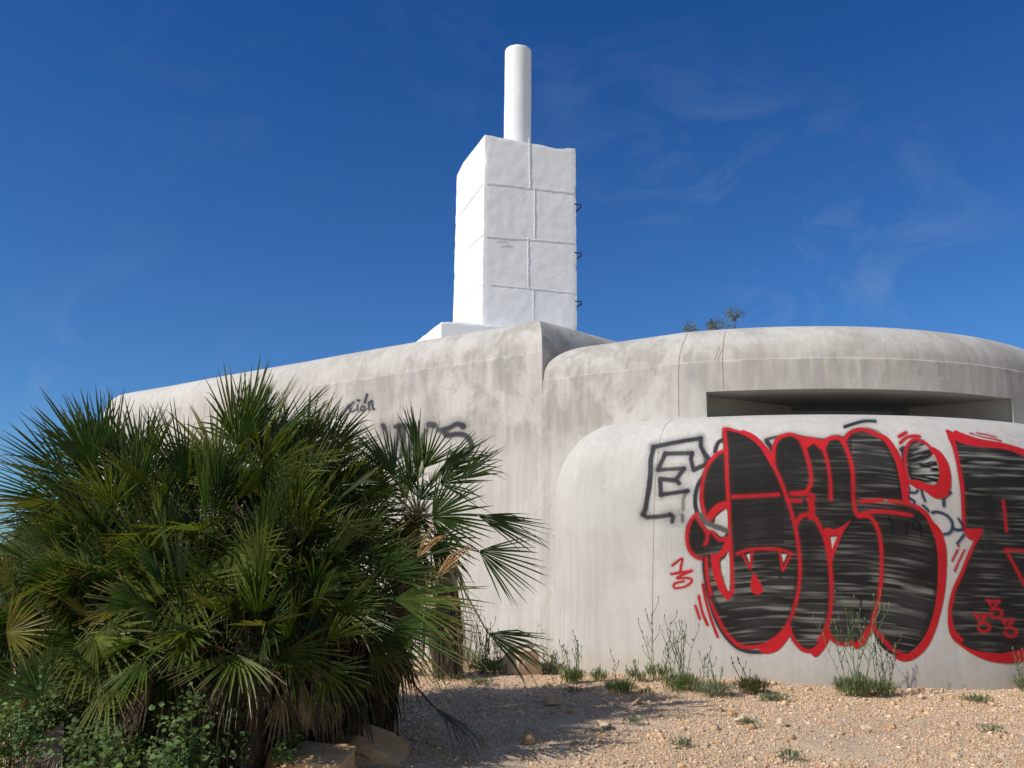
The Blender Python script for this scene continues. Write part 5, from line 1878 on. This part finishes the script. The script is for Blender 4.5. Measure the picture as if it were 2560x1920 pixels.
# ------------------------------------------------------------------ round-leaved undergrowth, lower left
def creeper(label, px, py, Y, w, h, n, seed, tall=None, col_=(.10, .165, .055)):
    r = random.Random(seed)
    C = at(px, py, Y)
    P = empty("leafy_weed", (C.x, C.y, float(gz(C.x, C.y))))
    tag(P, label, "weed", "round-leaved weeds under the palm")
    sm, lm = MB(), MB()
    g = float(gz(C.x, C.y))
    for i in range(n):
        x = C.x + r.gauss(0, w * .5); y = C.y + r.gauss(0, .16)
        top = C.z + h * r.uniform(-.9, .8) * (1 - min(1, abs(x - C.x) / (w * 1.6)) ** 2)
        top = max(top, g + .08)
        b = Vector((x + r.uniform(-.06, .06), y + .06, g))
        tp = Vector((x, y, top))
        sm.tube([b, b.lerp(tp, .5) + Vector((r.uniform(-.03, .03), 0, 0)), tp], .003, .0015, 3, (.13, .12, .06, 1), cap=False)
        for j in range(15):
            t = 1 - r.random() ** 1.6 * .6
            q = b.lerp(tp, t) + Vector((r.gauss(0, .03), r.gauss(0, .03), r.gauss(0, .02)))
            nn = Vector((r.gauss(0, .6), r.gauss(-.4, .6), 1)).normalized()
            u = nn.orthogonal().normalized(); v = nn.cross(u)
            rad = r.uniform(.008, .022) * (1.2 - .5 * t)
            c = jit(col_, r, .35)
            if r.random() < .12: c = (c[0] * 1.5, c[1] * 1.35, c[2])
            vs = []
            for k in range(9):
                a = 6.283 * k / 9
                e = rad * (1 + .12 * math.sin(3 * a + j)) * (.75 if k == 0 else 1)
                vs.append(q + u * e * math.cos(a) + v * e * math.sin(a) + nn * (.18 * e * math.sin(2 * a)))
            lm.add(vs + [q - nn * rad * .2], [(k, (k + 1) % 9, 9) for k in range(9)], (*c, 1))
    sm.build("stem", M_weed, P); lm.build("foliage", M_weed, P)


for i, a in enumerate([("leafy green weed at the far left edge under the palm", 40, 1800, 4.9, .22, .10, 55),
                       ("leafy green weed left of the two dead fan leaves, with upright shoots", 110, 1740, 5.0, .18, .16, 45),
                       ("leafy green weed growing over the dead fan leaves", 270, 1820, 4.85, .22, .08, 60),
                       ("bright upright leafy shoot in the sun, right of the dead fan leaves", 480, 1800, 4.8, .07, .22, 42),
                       ("broad patch of round leaves at the bottom edge below the bright shoot", 430, 1870, 4.75, .24, .09, 60),
                       ("shaded round-leaved weed right of the bright shoot", 590, 1740, 5.1, .16, .12, 36),
                       ("small sunlit weed sprig beside the flat-topped orange boulder", 728, 1850, 5.15, .04, .07, 16),
                       ("pale green weed between the palm leaves, above the far left patch", 150, 1670, 5.2, .12, .12, 28),
                       ("mid green weed deep between the palm leaves at the centre left", 300, 1560, 5.5, .10, .06, 14)]):
    creeper(*a, seed=200 + i)


# ------------------------------------------------------------------ far scrub on the plain behind, left of the bunker
def scrub(label, x, y, w, h, seed):
    r = random.Random(seed)
    P = empty("scrub_bush", (x, y, -.2))
    tag(P, label, "bush", "bushes on the plain behind the palm")
    sm, lm = MB(), MB()
    for i in range(70):
        d = Vector((r.gauss(0, .5), r.gauss(0, .5), abs(r.gauss(.2, .5))))
        q = Vector((x, y, -.1)) + Vector((d.x * w, d.y * w, min(1, d.z) * h))
        if i < 12: sm.tube([Vector((x, y, -.3)), q], .03, .008, 4, (.1, .08, .05, 1), cap=False)
        for j in range(45):
            p_ = q + Vector((r.gauss(0, .16 * w), r.gauss(0, .16 * w), r.gauss(0, .14 * h)))
            if p_.z < -.25: continue
            leaf(lm, p_, Vector((r.uniform(-1, 1), r.uniform(-1, 1), r.uniform(-.3, 1))), .14, .06, jit((.06, .085, .03), r, .4))
    sm.build("branch", M_weed, P); lm.build("foliage", M_weed, P)


for i, (lab, x, y, w, h) in enumerate([("low olive bush far off beyond the palm, outermost at the left", -19.5, 34, 1.6, 1.4),
                                       ("low olive bush far off beyond the palm, second from the left edge", -15.5, 30, 1.5, 1.2),
                                       ("low olive bush nearest the far end of the bunker wall", -11.5, 27, 1.5, 1.2)]):
    scrub(lab, x, y, w, h, 300 + i)
